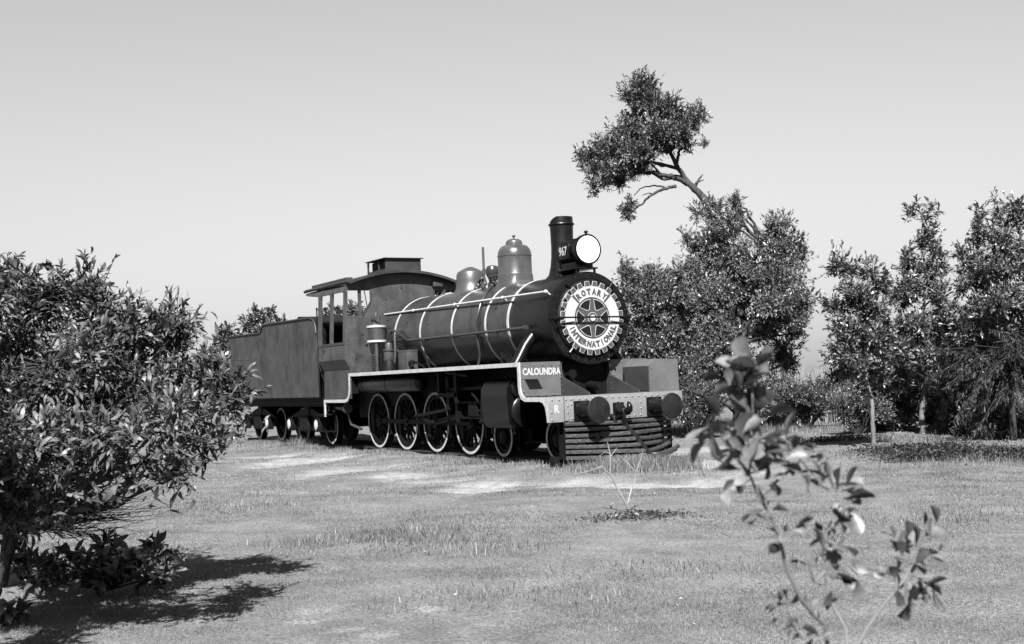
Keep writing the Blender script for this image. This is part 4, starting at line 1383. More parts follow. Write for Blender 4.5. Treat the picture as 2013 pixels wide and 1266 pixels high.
def make_crown(name, blobs, n_shoots, per, leaf_len, wratio, m, parent, tv=SMALL_V, tf=SMALL_F, spread=(12, 80), upbias=0.35, shell=0.25, roll=0.5, length=(0.16, 0.42), over=0.45):
    tip, d, ln, bi = shoots(blobs, n_shoots, length[0], length[1], upbias, over, shell)
    base, ld, size = shoot_leaves(tip, d, ln, per, leaf_len, spread)
    V, F_ = leaves(base, ld, size, wratio, tv, tf, roll)
    o = mesh_np(name, V, F_, m, parent)
    pick = rng.choice(len(tip), min(len(tip), 1500), replace=False)
    V, F_ = twigs_np([(tip[q] - d[q] * ln[q] * 1.2, tip[q], 0.006, 0.002) for q in pick], 3)
    tw = mesh_np('twigs', V, F_, 'darktwig', parent); tw['kind'] = 'stuff'
    return o, tip, d, bi

def branch_mesh(name, parent, trunk_pts, trunk_r, m, blobs=None, extra=(), tips=None, bi=None, limb_r=0.035, ntw=200, sides=8, own_trunk=True, clump_of=None):
    bm = NB()
    # smooth trunk
    pts = [Vector(p) for p in trunk_pts]
    fine, fr_ = [], []
    for i in range(len(pts) - 1):
        p0 = pts[max(i - 1, 0)]; p1 = pts[i]; p2 = pts[i + 1]; p3 = pts[min(i + 2, len(pts) - 1)]
        for k in range(5):
            t = k / 5
            q = 0.5 * ((2 * p1) + (p2 - p0) * t + (2 * p0 - 5 * p1 + 4 * p2 - p3) * t * t + (3 * p1 - p0 - 3 * p2 + p3) * t ** 3)
            fine.append(q + Vector(rng.normal(size=3)) * trunk_r[i] * 0.10)
            fr_.append(trunk_r[i] + (trunk_r[i + 1] - trunk_r[i]) * t)
    fine.append(pts[-1]); fr_.append(trunk_r[-1])
    fine[0] = pts[0]
    fr_[0] *= 1.35
    tube(bm, fine, [r * random.uniform(0.93, 1.08) for r in fr_], sides)
    trunk = build('trunk', bm, m, parent, sharp=80)
    segs = []
    def limb(p0, p1, r0, r1, n=8, wob=0.035):
        p0, p1 = np.array(p0, float), np.array(p1, float)
        ln = np.linalg.norm(p1 - p0)
        prev = p0
        for i in range(1, n + 1):
            t = i / n
            q = p0 + (p1 - p0) * t + rng.normal(size=3) * ln * wob * math.sin(math.pi * t) + np.array([0, 0, 0.10 * ln * math.sin(math.pi * t)])
            segs.append((prev, q, r0 + (r1 - r0) * (t - 1 / n), r0 + (r1 - r0) * t))
            prev = q
        return prev
    tf_ = np.array([tuple(p) for p in fine])
    if blobs is not None:
        for b in blobs:
            c = np.array(b[:3])
            low = tf_[tf_[:, 2] < c[2] + 0.1]
            src = low if len(low) else tf_
            j = np.argmin(np.linalg.norm(src - c, axis=1) + 0.35 * np.abs(src[:, 2] - c[2] + 0.5))
            limb(src[j], c, limb_r, limb_r * 0.3)
        if tips is not None and ntw:
            Bc = np.array([b[:3] for b in blobs])
            for q in rng.choice(len(tips), min(ntw, len(tips)), replace=False):
                j = np.argmin(np.linalg.norm(Bc - tips[q], axis=1))
                limb(Bc[j], tips[q], limb_r * 0.3, limb_r * 0.08, 3, 0.06)
    for p0, p1, r0, r1 in extra:
        limb(p0, p1, r0, r1, 8, 0.03)
    V, F_ = twigs_np(segs)
    br_ = mesh_np('branches', V, F_, m, parent, smooth=True); br_['kind'] = 'stuff'
    return trunk

def tree(name, label, cat, base, trunk_pts, trunk_r, blobs, n_tips, per_tip, leaf_len, wratio, leaf, bark='bark', group=None, extra=(), limb_r=0.035, per=6, size=0.45, upbias=0.45, ntw=250, seed=1, **kw):
    t = thing(name, label, cat, base, group)
    cl = clumpify(blobs, per, size, seed)
    o, pos, d, bi = make_crown('crown', cl, n_tips, per_tip, leaf_len, wratio, leaf, t, upbias=upbias, **kw)
    if trunk_pts:
        branch_mesh('trunk', t, trunk_pts, trunk_r, bark, blobs, extra, pos, bi, limb_r, ntw)
    return t

# ---- tall leaning tree behind the locomotive's front
tree('leaning_tree', 'wind-bent tree with its dense crown leaning left against the sky above the headlight', 'tree', (-8.674, 9.880, -0.120),
     [(-8.674, 9.880, -0.120), (-8.276, 9.398, 1.659), (-8.148, 9.048, 3.446), (-7.967, 8.632, 4.757), (-8.047, 8.441, 5.269), (-8.189, 8.139, 5.749), (-8.331, 7.847, 6.140), (-8.459, 7.558, 6.757), (-8.611, 7.206, 7.592)],
     [0.20, 0.18, 0.16, 0.135, 0.115, 0.09, 0.07, 0.05, 0.02],
     [(-8.674, 7.009, 8.481, 0.293, 0.317, 0.378), (-8.728, 6.958, 7.981, 0.463, 0.510, 0.453), (-8.311, 7.312, 7.828, 0.407, 0.438, 0.425), (-8.249, 7.866, 7.498, 0.393, 0.436, 0.378), (-8.143, 8.250, 7.654, 0.229, 0.246, 0.303), (-8.845, 6.596, 7.409, 0.483, 0.550, 0.427), (-8.358, 7.080, 7.191, 0.549, 0.620, 0.499),
      (-9.087, 6.205, 6.926, 0.445, 0.504, 0.402), (-8.465, 6.522, 6.703, 0.491, 0.583, 0.372), (-9.430, 5.816, 6.689, 0.347, 0.387, 0.327), (-9.125, 5.987, 6.316, 0.389, 0.469, 0.275), (-8.712, 6.522, 6.346, 0.411, 0.510, 0.249), (-8.198, 7.798, 7.001, 0.256, 0.307, 0.251), (-9.274, 6.359, 6.103, 0.318, 0.418, 0.202), (-9.483, 5.993, 5.994, 0.158, 0.190, 0.152)],
     2150, 18, 0.10, 0.29, 'leaf_lean', 'bark', extra=[
      ((-8.299, 7.922, 5.960), (-8.441, 7.233, 6.169), 0.07, 0.055), ((-8.441, 7.233, 6.169), (-8.772, 6.632, 6.235), 0.055, 0.035), ((-8.772, 6.632, 6.235), (-9.137, 5.975, 6.229), 0.04, 0.015),
      ((-8.356, 7.618, 5.906), (-8.607, 7.177, 5.777), 0.045, 0.035), ((-8.607, 7.177, 5.777), (-8.795, 6.866, 5.491), 0.035, 0.025), ((-8.795, 6.866, 5.491), (-8.942, 6.621, 5.276), 0.025, 0.012),
      ((-8.480, 7.398, 5.867), (-8.752, 6.905, 5.915), 0.025, 0.015), ((-8.752, 6.905, 5.915), (-8.880, 6.693, 5.712), 0.015, 0.01), ((-8.641, 7.122, 5.729), (-8.700, 6.811, 5.702), 0.018, 0.008),
      ((-8.234, 8.052, 5.816), (-8.130, 8.210, 6.123), 0.05, 0.02), ((-8.130, 8.210, 6.123), (-8.102, 8.255, 6.183), 0.02, 0.012), ((-8.162, 8.165, 5.999), (-8.098, 8.275, 6.044), 0.02, 0.01),
      ((-8.405, 7.686, 6.437), (-8.346, 7.757, 6.811), 0.05, 0.035), ((-8.346, 7.757, 6.811), (-8.180, 8.045, 6.923), 0.035, 0.015), ((-8.180, 8.045, 6.923), (-8.056, 8.266, 6.950), 0.015, 0.008), ((-7.845, 8.872, 4.557), (-7.595, 9.077, 4.960), 0.07, 0.05), ((-8.459, 7.558, 6.757), (-8.578, 6.916, 6.934), 0.04, 0.015), ((-8.441, 7.233, 6.169), (-8.565, 6.766, 6.584), 0.035, 0.012), ((-8.667, 6.819, 6.251), (-8.810, 6.328, 6.529), 0.03, 0.01), ((-8.911, 6.380, 6.234), (-9.356, 5.760, 6.508), 0.02, 0.006), ((-8.803, 6.577, 6.213), (-9.113, 6.246, 5.984), 0.018, 0.006), ((-8.459, 7.558, 6.757), (-8.181, 7.803, 7.289), 0.035, 0.012)],
     limb_r=0.045, per=9, size=0.40, seed=3, ntw=380)
t_ = bpy.data.objects['leaning_tree']
tuft = [(-8.980, 6.545, 5.355, 0.143, 0.157, 0.226), (-8.914, 6.647, 5.551, 0.072, 0.083, 0.100), (-8.029, 8.311, 6.986, 0.069, 0.083, 0.088)]
make_crown('foliage_tuft', tuft, 120, 16, 0.08, 0.3, 'leaf_lean', t_, shell=0.1, length=(0.1, 0.25))

# ---- dense trees between the locomotive and the dunes
tree('banksia_tree', 'broad dense banksia tree right of the locomotive with a bare trunk showing at its top', 'tree', (-6.855, 8.002, -0.120),
     [(-6.855, 8.002, -0.120), (-6.809, 7.985, 0.926), (-6.717, 8.061, 1.880), (-6.684, 8.042, 2.718), (-6.547, 8.210, 3.547), (-6.330, 8.535, 4.249)], [0.17, 0.15, 0.13, 0.10, 0.07, 0.03],
     [(-6.565, 8.005, 5.375, 0.201, 0.163, 0.287), (-6.565, 8.042, 4.990, 0.219, 0.201, 0.263), (-6.939, 7.371, 4.962, 0.348, 0.323, 0.407), (-6.608, 7.404, 4.382, 0.485, 0.511, 0.427), (-6.532, 7.268, 5.082, 0.259, 0.260, 0.260), (-6.397, 7.552, 4.656, 0.292, 0.286, 0.307), (-7.105, 7.123, 4.436, 0.296, 0.290, 0.311), (-6.130, 7.890, 3.979, 0.575, 0.601, 0.518), (-6.131, 8.855, 4.653, 0.350, 0.356, 0.335), (-6.061, 8.610, 4.219, 0.395, 0.402, 0.381),
      (-5.913, 9.288, 4.214, 0.170, 0.130, 0.263), (-5.954, 9.261, 3.736, 0.377, 0.333, 0.479), (-5.718, 8.483, 3.353, 0.559, 0.578, 0.516), (-5.827, 9.162, 2.827, 0.388, 0.351, 0.476), (-5.818, 7.934, 2.893, 0.619, 0.675, 0.489), (-6.327, 7.188, 3.287, 0.641, 0.667, 0.584), (-6.959, 7.042, 3.700, 0.475, 0.476, 0.476), (-5.900, 8.657, 2.421, 0.478, 0.541, 0.331),
      (-6.236, 6.832, 2.235, 0.663, 0.701, 0.578), (-6.845, 6.524, 2.625, 0.585, 0.586, 0.586), (-6.897, 8.333, 2.123, 0.438, 0.470, 0.363), (-6.771, 7.884, 2.725, 0.553, 0.585, 0.479), (-6.348, 8.271, 2.335, 0.430, 0.462, 0.357), (-6.036, 9.064, 2.066, 0.330, 0.350, 0.286), (-6.314, 7.578, 3.758, 0.452, 0.465, 0.424), (-6.698, 6.443, 1.917, 0.537, 0.569, 0.466), (-5.833, 8.060, 3.479, 0.478, 0.504, 0.421), (-6.759, 9.042, 1.614, 0.504, 0.544, 0.414), (-6.535, 7.610, 1.409, 0.711, 0.793, 0.520), (-6.459, 6.516, 1.326, 0.675, 0.737, 0.532), (-6.980, 9.699, 1.356, 0.322, 0.322, 0.322), (-6.653, 7.060, 0.609, 0.615, 0.678, 0.469), (-6.570, 8.038, 0.564, 0.623, 0.687, 0.476)],
     6600, 19, 0.094, 0.31, 'leaf_tree', 'bark', extra=[((-6.378, 7.781, 2.581), (-6.136, 8.152, 3.271), 0.07, 0.03), ((-6.288, 7.609, 1.754), (-5.959, 7.724, 2.438), 0.06, 0.03), ((-6.198, 7.358, 1.757), (-5.815, 8.024, 2.016), 0.05, 0.03)],
     limb_r=0.045, per=9, size=0.42, seed=5, ntw=500)
tree('banksia_tree', 'lower leafy banksia close behind the smokebox, left of the broad banksia tree', 'tree', (-6.586, 5.393, -0.120),
     [(-6.586, 5.393, -0.120), (-6.515, 5.392, 1.251), (-6.498, 5.327, 2.275), (-6.505, 5.239, 3.073)], [0.12, 0.10, 0.07, 0.03],
     [(-6.704, 4.812, 3.797, 0.111, 0.090, 0.159), (-6.648, 4.946, 3.450, 0.241, 0.247, 0.227), (-6.252, 5.246, 3.449, 0.357, 0.376, 0.316), (-6.266, 5.849, 3.338, 0.373, 0.367, 0.388), (-6.484, 4.875, 2.960, 0.397, 0.403, 0.383), (-5.974, 5.189, 2.808, 0.523, 0.547, 0.468), (-6.545, 4.817, 2.400, 0.405, 0.406, 0.406), (-6.044, 5.130, 2.087, 0.528, 0.565, 0.446), (-6.558, 4.857, 1.722, 0.461, 0.486, 0.406),
      (-6.075, 5.535, 1.574, 0.518, 0.549, 0.449), (-6.182, 4.971, 1.148, 0.584, 0.644, 0.446), (-6.041, 5.671, 0.782, 0.518, 0.549, 0.449)],
     3600, 19, 0.094, 0.31, 'leaf_tree', 'bark', limb_r=0.035, per=9, size=0.42, seed=6, ntw=300)

# ---- young trees on the right
YG = 'young banksia trees at the edge of the lawn'
tree('young_tree', 'slender young tree with forked dark-based trunk, leftmost of the right-hand group', 'tree', (0.395, 4.974, -0.120),
     [(0.395, 4.974, -0.120), (0.409, 4.964, 0.243), (0.426, 4.954, 0.681), (0.403, 4.876, 1.078), (0.408, 4.830, 1.648), (0.419, 4.793, 2.262), (0.448, 4.786, 2.874)], [0.042, 0.038, 0.036, 0.032, 0.027, 0.02, 0.01],
     [(0.279, 4.460, 3.108, 0.168, 0.128, 0.263), (0.366, 4.634, 2.925, 0.206, 0.197, 0.228), (0.508, 5.105, 2.826, 0.204, 0.163, 0.299), (0.593, 5.272, 2.686, 0.145, 0.109, 0.229), (0.603, 4.688, 2.511, 0.281, 0.291, 0.260), (0.250, 4.487, 2.277, 0.214, 0.224, 0.193), (0.565, 5.060, 2.206, 0.262, 0.263, 0.263), (0.441, 4.452, 1.916, 0.251, 0.270, 0.208), (0.674, 4.680, 1.770, 0.291, 0.305, 0.259),
      (0.174, 4.416, 1.580, 0.210, 0.210, 0.210), (0.449, 5.317, 1.635, 0.274, 0.256, 0.318), (0.473, 4.558, 1.391, 0.273, 0.301, 0.208), (0.110, 4.543, 1.184, 0.184, 0.203, 0.141), (0.429, 5.120, 1.156, 0.237, 0.256, 0.194)],
     780, 17, 0.108, 0.34, 'leaf_tree', 'palebark', YG, limb_r=0.02, per=7, size=0.40, seed=7, ntw=260)
tree('young_tree', 'taller young tree with pale bare lower trunk and a thin tufted top', 'tree', (-1.757, 8.521, -0.120),
     [(-1.757, 8.521, -0.120), (-1.750, 8.492, 0.323), (-1.693, 8.552, 0.780), (-1.645, 8.610, 1.084), (-1.658, 8.513, 1.856), (-1.567, 8.581, 2.876), (-1.510, 8.548, 4.309)], [0.062, 0.056, 0.055, 0.048, 0.04, 0.028, 0.01],
     [(-1.565, 8.441, 4.396, 0.145, 0.137, 0.164), (-1.420, 8.709, 4.322, 0.159, 0.148, 0.184), (-1.495, 8.614, 3.897, 0.147, 0.131, 0.184), (-1.464, 8.699, 3.586, 0.236, 0.215, 0.287), (-1.711, 8.267, 3.453, 0.175, 0.154, 0.225), (-1.527, 8.419, 3.179, 0.270, 0.281, 0.245), (-1.421, 8.826, 3.069, 0.232, 0.200, 0.307), (-1.593, 8.131, 2.776, 0.329, 0.341, 0.305), (-1.360, 8.572, 2.552, 0.357, 0.363, 0.345), (-1.437, 8.057, 2.156, 0.364, 0.392, 0.302),
      (-1.323, 8.697, 1.937, 0.357, 0.363, 0.345), (-1.781, 8.103, 1.666, 0.331, 0.342, 0.306), (-1.358, 8.268, 1.442, 0.357, 0.390, 0.282), (-1.285, 8.822, 1.323, 0.337, 0.343, 0.325), (-2.078, 8.234, 1.159, 0.258, 0.280, 0.206)],
     950, 17, 0.112, 0.34, 'leaf_tree', 'palebark', YG, limb_r=0.028, per=7, size=0.40, seed=8, ntw=300)
tree('young_tree', 'tall dense dark-crowned tree at the right edge of the picture', 'tree', (0.308, 8.527, -0.120),
     [(0.308, 8.527, -0.120), (0.343, 8.521, 0.614), (0.377, 8.493, 1.564), (0.426, 8.483, 2.608), (0.511, 8.539, 3.648)], [0.10, 0.09, 0.075, 0.055, 0.02],
     [(0.279, 8.087, 4.002, 0.172, 0.124, 0.285), (0.439, 8.363, 4.131, 0.163, 0.143, 0.209), (0.583, 8.628, 4.071, 0.197, 0.167, 0.266), (0.689, 8.833, 3.919, 0.227, 0.202, 0.285), (0.299, 8.164, 3.571, 0.235, 0.230, 0.247), (0.621, 8.329, 3.583, 0.305, 0.316, 0.282), (0.141, 7.910, 3.251, 0.246, 0.247, 0.247), (0.541, 8.033, 3.022, 0.376, 0.402, 0.319), (0.726, 8.569, 3.055, 0.414, 0.414, 0.414), (0.087, 7.861, 2.732, 0.322, 0.323, 0.323),
      (0.664, 7.900, 2.402, 0.429, 0.454, 0.372), (0.053, 7.853, 2.163, 0.334, 0.340, 0.323), (0.698, 8.598, 2.207, 0.414, 0.414, 0.414), (0.306, 7.933, 1.768, 0.397, 0.422, 0.339), (0.562, 8.423, 1.463, 0.458, 0.494, 0.377), (-0.173, 7.921, 1.505, 0.302, 0.292, 0.326), (0.822, 9.190, 2.669, 0.702, 0.555, 1.045), (0.696, 9.088, 1.346, 0.548, 0.499, 0.665)],
     2600, 18, 0.10, 0.33, 'leaf_tree', 'bark', YG, limb_r=0.03, per=8, size=0.42, seed=9, ntw=350)

# drooping dark tree low at the right edge
t = thing('drooping_tree', 'low dark tree with drooping feathery fronds at the right edge under the tall tree', 'tree', (1.145, 7.561, -0.120))
fr_segs, fp, fd = [], [], []
root = np.array((1.349, 7.375, 1.369))
for k in range(52):
    tip = np.array((0.940, 7.303, 0.888)) + rng.normal(size=3) * np.array([0.6, 0.6, 0.36])
    a = root + rng.normal(size=3) * 0.25
    mid = (a + tip) / 2 + np.array([0, 0, 0.22])
    for p0, p1, r0, r1 in ((a, mid, 0.008, 0.006), (mid, tip, 0.006, 0.002)):
        fr_segs.append((p0, p1, r0, r1))
    for q in np.linspace(0.0, 1, 46):
        p = (1 - q) ** 2 * a + 2 * q * (1 - q) * mid + q * q * tip
        for z in range(4):
            fp.append(p); fd.append(unit(tip - mid) * 0.8 + rng.normal(size=3) * 0.55 + np.array([0, 0, -0.45]))
V, F_ = leaves(np.array(fp), np.array(fd), rng.uniform(0.06, 0.15, len(fp)), 0.16, SMALL_V, SMALL_F)
mesh_np('crown', V, F_, 'leaf_dark', t)
V, F_ = twigs_np(fr_segs); mesh_np('branches', V, F_, 'darktwig', t)
bm = NB(); tube(bm, [(1.154, 7.577, -0.120), (1.249, 7.486, 0.473), tuple(root)], [0.07, 0.05, 0.035], 8); build('trunk', bm, 'darktwig', t)

# undergrowth shrubs at the foot of the right-hand trees
UG = 'undergrowth shrubs under the right-hand trees'
def shrub(label, base, blobs, n, leaf='leaf_tree', ln=0.075, group=UG, name='shrub', per=5, seed=1, wr=0.33):
    t = thing(name, label, 'shrub', base, group)
    cl = clumpify(blobs, per, 0.5, seed)
    o, pos, d, bi = make_crown('crown', cl, n, 14, ln, wr, leaf, t, upbias=0.6, length=(0.12, 0.35))
    segs = []
    b0 = np.array(base) + np.array([0, 0, -0.03])
    for q in rng.choice(len(pos), min(60, len(pos)), replace=False):
        m_ = (b0 + pos[q]) / 2 + rng.normal(size=3) * 0.06
        segs += [(b0, m_, 0.018, 0.01), (m_, pos[q], 0.01, 0.004)]
    V, F_ = twigs_np(segs); mesh_np('stems', V, F_, 'darktwig', t)
    return t
shrub('dark undergrowth shrub behind the forked young tree, right of the pale dune grass', (-2.901, 7.904, -0.120), [(-2.918, 7.820, 0.457, 0.397, 0.414, 0.358), (-2.708, 8.190, 0.544, 0.404, 0.416, 0.379), (-2.938, 8.157, 0.865, 0.384, 0.413, 0.318), (-3.051, 7.589, 0.362, 0.244, 0.250, 0.232)], 1200, seed=11)
shrub('undergrowth shrub between the two young tree trunks', (-2.864, 9.003, -0.120), [(-2.854, 8.980, 0.294, 0.455, 0.467, 0.429), (-2.743, 10.000, 0.353, 0.395, 0.379, 0.436), (-2.926, 8.800, 0.839, 0.361, 0.379, 0.322), (-2.856, 9.330, 0.925, 0.407, 0.425, 0.368), (-2.704, 8.443, 0.110, 0.262, 0.301, 0.169)], 1280, seed=12)
shrub('spreading undergrowth shrub right of the pale trunk', (-0.878, 8.455, -0.120), [(-1.102, 8.826, 0.409, 0.402, 0.403, 0.403), (-0.496, 8.688, 0.318, 0.429, 0.445, 0.393), (-1.245, 8.947, 0.759, 0.342, 0.359, 0.305), (-0.472, 8.350, -0.006, 0.311, 0.367, 0.175), (-1.378, 8.777, 0.026, 0.195, 0.201, 0.183)], 1520, seed=13)
shrub('low undergrowth shrub below the drooping fronds at the right edge', (0.398, 8.277, -0.120), [(0.346, 8.158, 0.159, 0.378, 0.404, 0.320), (0.681, 8.358, 0.059, 0.351, 0.367, 0.317), (0.518, 7.661, -0.043, 0.223, 0.262, 0.130)], 1280, seed=14)
TK = 'tall thicket shrubs closing the background behind the young trees'
shrub('tall thicket shrub behind the forked young tree', (-5.342, 10.726, -0.120), [(-5.334, 10.637, 0.980, 0.434, 0.416, 0.479), (-5.135, 11.002, 0.903, 0.526, 0.527, 0.527), (-5.449, 10.473, 0.510, 0.490, 0.516, 0.431), (-5.048, 11.205, 0.415, 0.478, 0.479, 0.479)], 1300, seed=51, group=TK)
shrub('tall thicket shrub behind the pale-trunked young tree', (-5.473, 12.550, -0.120), [(-5.550, 12.297, 1.110, 0.559, 0.567, 0.545), (-5.206, 12.896, 1.329, 0.588, 0.576, 0.619), (-5.460, 12.506, 0.605, 0.668, 0.721, 0.545), (-5.153, 13.050, 0.703, 0.588, 0.576, 0.619)], 1500, seed=52, group=TK)
shrub('tall thicket shrub behind the dense tree at the right edge', (-4.061, 13.031, -0.120), [(-4.100, 12.794, 1.656, 0.568, 0.557, 0.599), (-3.825, 13.314, 1.392, 0.688, 0.676, 0.719), (-4.085, 12.889, 0.934, 0.688, 0.676, 0.719), (-3.687, 13.620, 0.779, 0.688, 0.676, 0.719), (-3.442, 13.951, 1.960, 0.734, 0.691, 0.838)], 1700, seed=53, group=TK)
shrub('rounded leafy shrub on the lawn edge before the pale dune grass', (-5.690, 9.069, -0.120), [(-5.733, 8.924, 0.580, 0.487, 0.526, 0.400), (-5.362, 9.193, 0.449, 0.393, 0.413, 0.351), (-5.915, 8.613, 0.418, 0.364, 0.390, 0.306), (-5.804, 9.394, 0.797, 0.359, 0.391, 0.285), (-6.365, 8.800, 0.768, 0.340, 0.354, 0.311)], 1760, seed=15, group=None, ln=0.07)
shrub('dark scrubby shrub in shade just right of the far buffer', (-5.352, 5.553, -0.120), [(-5.343, 5.505, 0.566, 0.318, 0.295, 0.372), (-5.268, 5.836, 0.660, 0.354, 0.338, 0.395), (-5.457, 5.475, 0.896, 0.223, 0.206, 0.264)], 1040, seed=16, group=None)

# ---- far trees beyond the tender
FT = 'far trees beyond the tender'
def far_tree(label, base, blobs, n, seed):
    tree('far_tree', label, 'tree', base, [base, tuple(np.array(base) + np.array([0, 0, 1.4])), tuple(np.array(blobs[0][:3]))], [0.14, 0.12, 0.05], blobs, n, 14, 0.22, 0.40, 'leaf_far', 'bark', FT, limb_r=0.04, per=6, size=0.45, seed=seed, ntw=120)
far_tree('small round-topped far tree just behind the rear of the tender', (-29.679, 1.955, -0.120), [(-29.377, 2.171, 3.374, 0.379, 0.380, 0.380), (-29.549, 1.914, 2.817, 0.493, 0.494, 0.494), (-29.274, 2.412, 2.794, 0.446, 0.427, 0.494), (-29.703, 1.690, 2.259, 0.476, 0.437, 0.570), (-29.468, 2.149, 1.858, 0.640, 0.671, 0.570)], 420, 21)
far_tree('larger far tree showing above the low rear end of the tender', (-30.844, 3.982, -0.120), [(-30.539, 4.129, 4.149, 0.430, 0.462, 0.357), (-30.854, 3.602, 3.719, 0.460, 0.471, 0.436), (-30.327, 4.555, 3.674, 0.460, 0.471, 0.436), (-30.644, 4.029, 3.204, 0.821, 0.885, 0.674), (-31.004, 3.416, 2.837, 0.569, 0.560, 0.595), (-30.333, 4.630, 2.779, 0.643, 0.665, 0.595), (-30.776, 3.922, 1.823, 0.865, 0.898, 0.793)], 700, 22)
far_tree('far tree seen through the open cab windows', (-31.038, 7.757, -0.120), [(-31.024, 7.367, 4.287, 0.500, 0.556, 0.372), (-30.670, 8.000, 4.319, 0.512, 0.589, 0.330), (-31.304, 6.909, 3.793, 0.520, 0.532, 0.496), (-30.867, 7.718, 3.548, 0.799, 0.877, 0.619), (-30.406, 8.533, 3.716, 0.520, 0.532, 0.496), (-30.879, 7.794, 2.514, 1.159, 1.215, 1.032)], 720, 23)

# ---- big wattle bush in the left foreground
WB = thing('wattle_bush', 'large leafy bush with long curved leaves filling the left foreground', 'bush', (5.591, -9.586, -0.120))
wb_blobs = [(6.428, -9.530, 2.135, 0.240, 0.228, 0.186), (6.676, -9.286, 2.107, 0.227, 0.223, 0.162), (7.000, -9.114, 2.087, 0.178, 0.160, 0.158), (7.008, -9.085, 1.942, 0.199, 0.186, 0.162), (6.676, -9.465, 1.823, 0.318, 0.300, 0.254), (7.159, -9.202, 1.687, 0.307, 0.289, 0.246), (7.215, -8.904, 1.784, 0.225, 0.205, 0.195), (7.219, -8.693, 1.816, 0.199, 0.191, 0.151), (7.383, -8.594, 1.698, 0.167, 0.150, 0.149),
            (6.831, -9.561, 1.425, 0.352, 0.330, 0.284), (7.328, -9.274, 1.303, 0.340, 0.319, 0.274), (7.416, -8.920, 1.426, 0.304, 0.286, 0.243), (7.466, -8.623, 1.414, 0.267, 0.253, 0.211), (7.488, -8.380, 1.440, 0.182, 0.169, 0.149), (7.412, -8.293, 1.259, 0.164, 0.155, 0.129), (8.210, -8.701, 1.146, 0.187, 0.183, 0.135), (8.476, -9.046, 1.121, 0.227, 0.218, 0.171), (8.625, -9.385, 1.011, 0.243, 0.237, 0.176), (8.364, -9.652, 1.050, 0.281, 0.272, 0.208),
            (8.619, -8.979, 0.954, 0.178, 0.172, 0.133), (8.603, -9.200, 0.821, 0.136, 0.145, 0.071), (8.315, -9.509, 0.784, 0.196, 0.207, 0.109), (6.325, -9.582, 0.727, 0.240, 0.228, 0.186), (7.698, -9.618, 1.093, 0.356, 0.333, 0.290), (7.903, -9.251, 1.107, 0.282, 0.266, 0.225), (7.682, -9.483, 1.540, 0.323, 0.303, 0.261), (7.911, -10.073, 1.246, 0.488, 0.427, 0.458), (7.390, -10.048, 1.958, 0.414, 0.377, 0.359), (7.848, -9.733, 0.790, 0.246, 0.250, 0.157), (6.201, -9.894, 1.670, 0.588, 0.471, 0.743), (6.029, -9.928, 0.925, 0.364, 0.346, 0.338), (6.276, -9.613, 2.298, 0.131, 0.129, 0.113), (9.162, -10.311, 1.421, 0.303, 0.288, 0.282), (9.292, -10.256, 1.115, 0.228, 0.210, 0.227), (8.943, -10.528, 1.719, 0.364, 0.346, 0.338), (8.326, -8.687, 1.019, 0.118, 0.125, 0.083), (7.825, -9.762, 0.666, 0.142, 0.153, 0.094), (8.309, -9.510, 0.679, 0.122, 0.143, 0.054), (7.652, -8.280, 1.327, 0.118, 0.114, 0.105)]
cl = clumpify(wb_blobs, 6, 0.48, 31)
nt_ = 2800
tip, d, lnS, bi = shoots(cl, nt_, 0.16, 0.40, 0.45, 0.35)
spr = [(6.529, -9.578, 2.385), (6.712, -9.244, 2.340), (6.997, -9.142, 2.339), (7.132, -9.099, 2.272), (7.295, -8.777, 1.969), (7.419, -8.553, 1.959), (7.437, -8.514, 1.886), (7.673, -8.254, 1.449), (7.692, -8.201, 1.254), (7.646, -8.313, 1.574)]
tip = np.concatenate([tip, np.array(spr)]); d = np.concatenate([d, unit(rng.normal(size=(len(spr), 3)) * 0.3 + np.array([0.1, 0.1, 1]))]); lnS = np.concatenate([lnS, np.full(len(spr), 0.34)])
pos = tip; nt_ = len(tip)
base, ld, ln = shoot_leaves(tip, d, lnS, 16, 0.088, (18, 85), 0.5)
N = len(base)
# the leaves that show largest (nearest, on the camera side) become objects of their own
camd = np.linalg.norm(base - np.array(CAM), axis=1)
px = (base - np.array(CAM)) @ np.array(RIGHT) / ((base - np.array(CAM)) @ np.array(FWD))
inview = (px > -0.40) & (px < 0.4)
score = camd - ln * 6 + np.where(inview, 0, 100)
pick = np.argsort(score)[:300]
rest = np.setdiff1d(np.arange(N), pick)
V, F_ = leaves(base[rest], ld[rest], ln[rest], 0.25, LONG_V, LONG_F, 0.8)
fo = mesh_np('foliage', V, F_, 'leaf_bush', WB, smooth=True)
fo['kind'] = 'stuff'
def leaf_data(name, tv, tf, wr, m):
    me = bpy.data.meshes.new(name)
    v = tv.copy(); v[:, 1] *= wr
    me.from_pydata([tuple(a) for a in v], [], [tuple(f) for f in tf.tolist()])
    me.polygons.foreach_set('use_smooth', [True] * len(me.polygons))
    me.materials.append(MT[m])
    return me
def place_leaf(me, parent, p, dx, sx, nx, ln_):
    o = bpy.data.objects.new('leaf', me)
    COL.objects.link(o)
    o.parent = parent
    o.matrix_parent_inverse = Matrix.Translation(-Vector(parent.location))
    M_ = Matrix((Vector(dx), Vector(sx), Vector(nx))).transposed().to_4x4()
    o.matrix_basis = Matrix.Translation(Vector(p)) @ M_ @ Matrix.Scale(ln_, 4)
    return o
wl = leaf_data('wattle_leaf_blade', LONG_V, LONG_F, 0.27, 'leaf_bush')
dd, ss, nn = leaf_frames(ld[pick], 0.8)
for i, q in enumerate(pick):
    place_leaf(wl, WB, base[q], dd[i], ss[i], nn[i], float(ln[q]))
segs = []
b0 = np.array((5.591, -9.586, -0.120)) + np.array([0, 0, -0.05])
forks = [np.array(q) for q in ((5.863, -9.553, 0.352), (6.027, -9.479, 0.512), (5.774, -9.736, 0.593))]
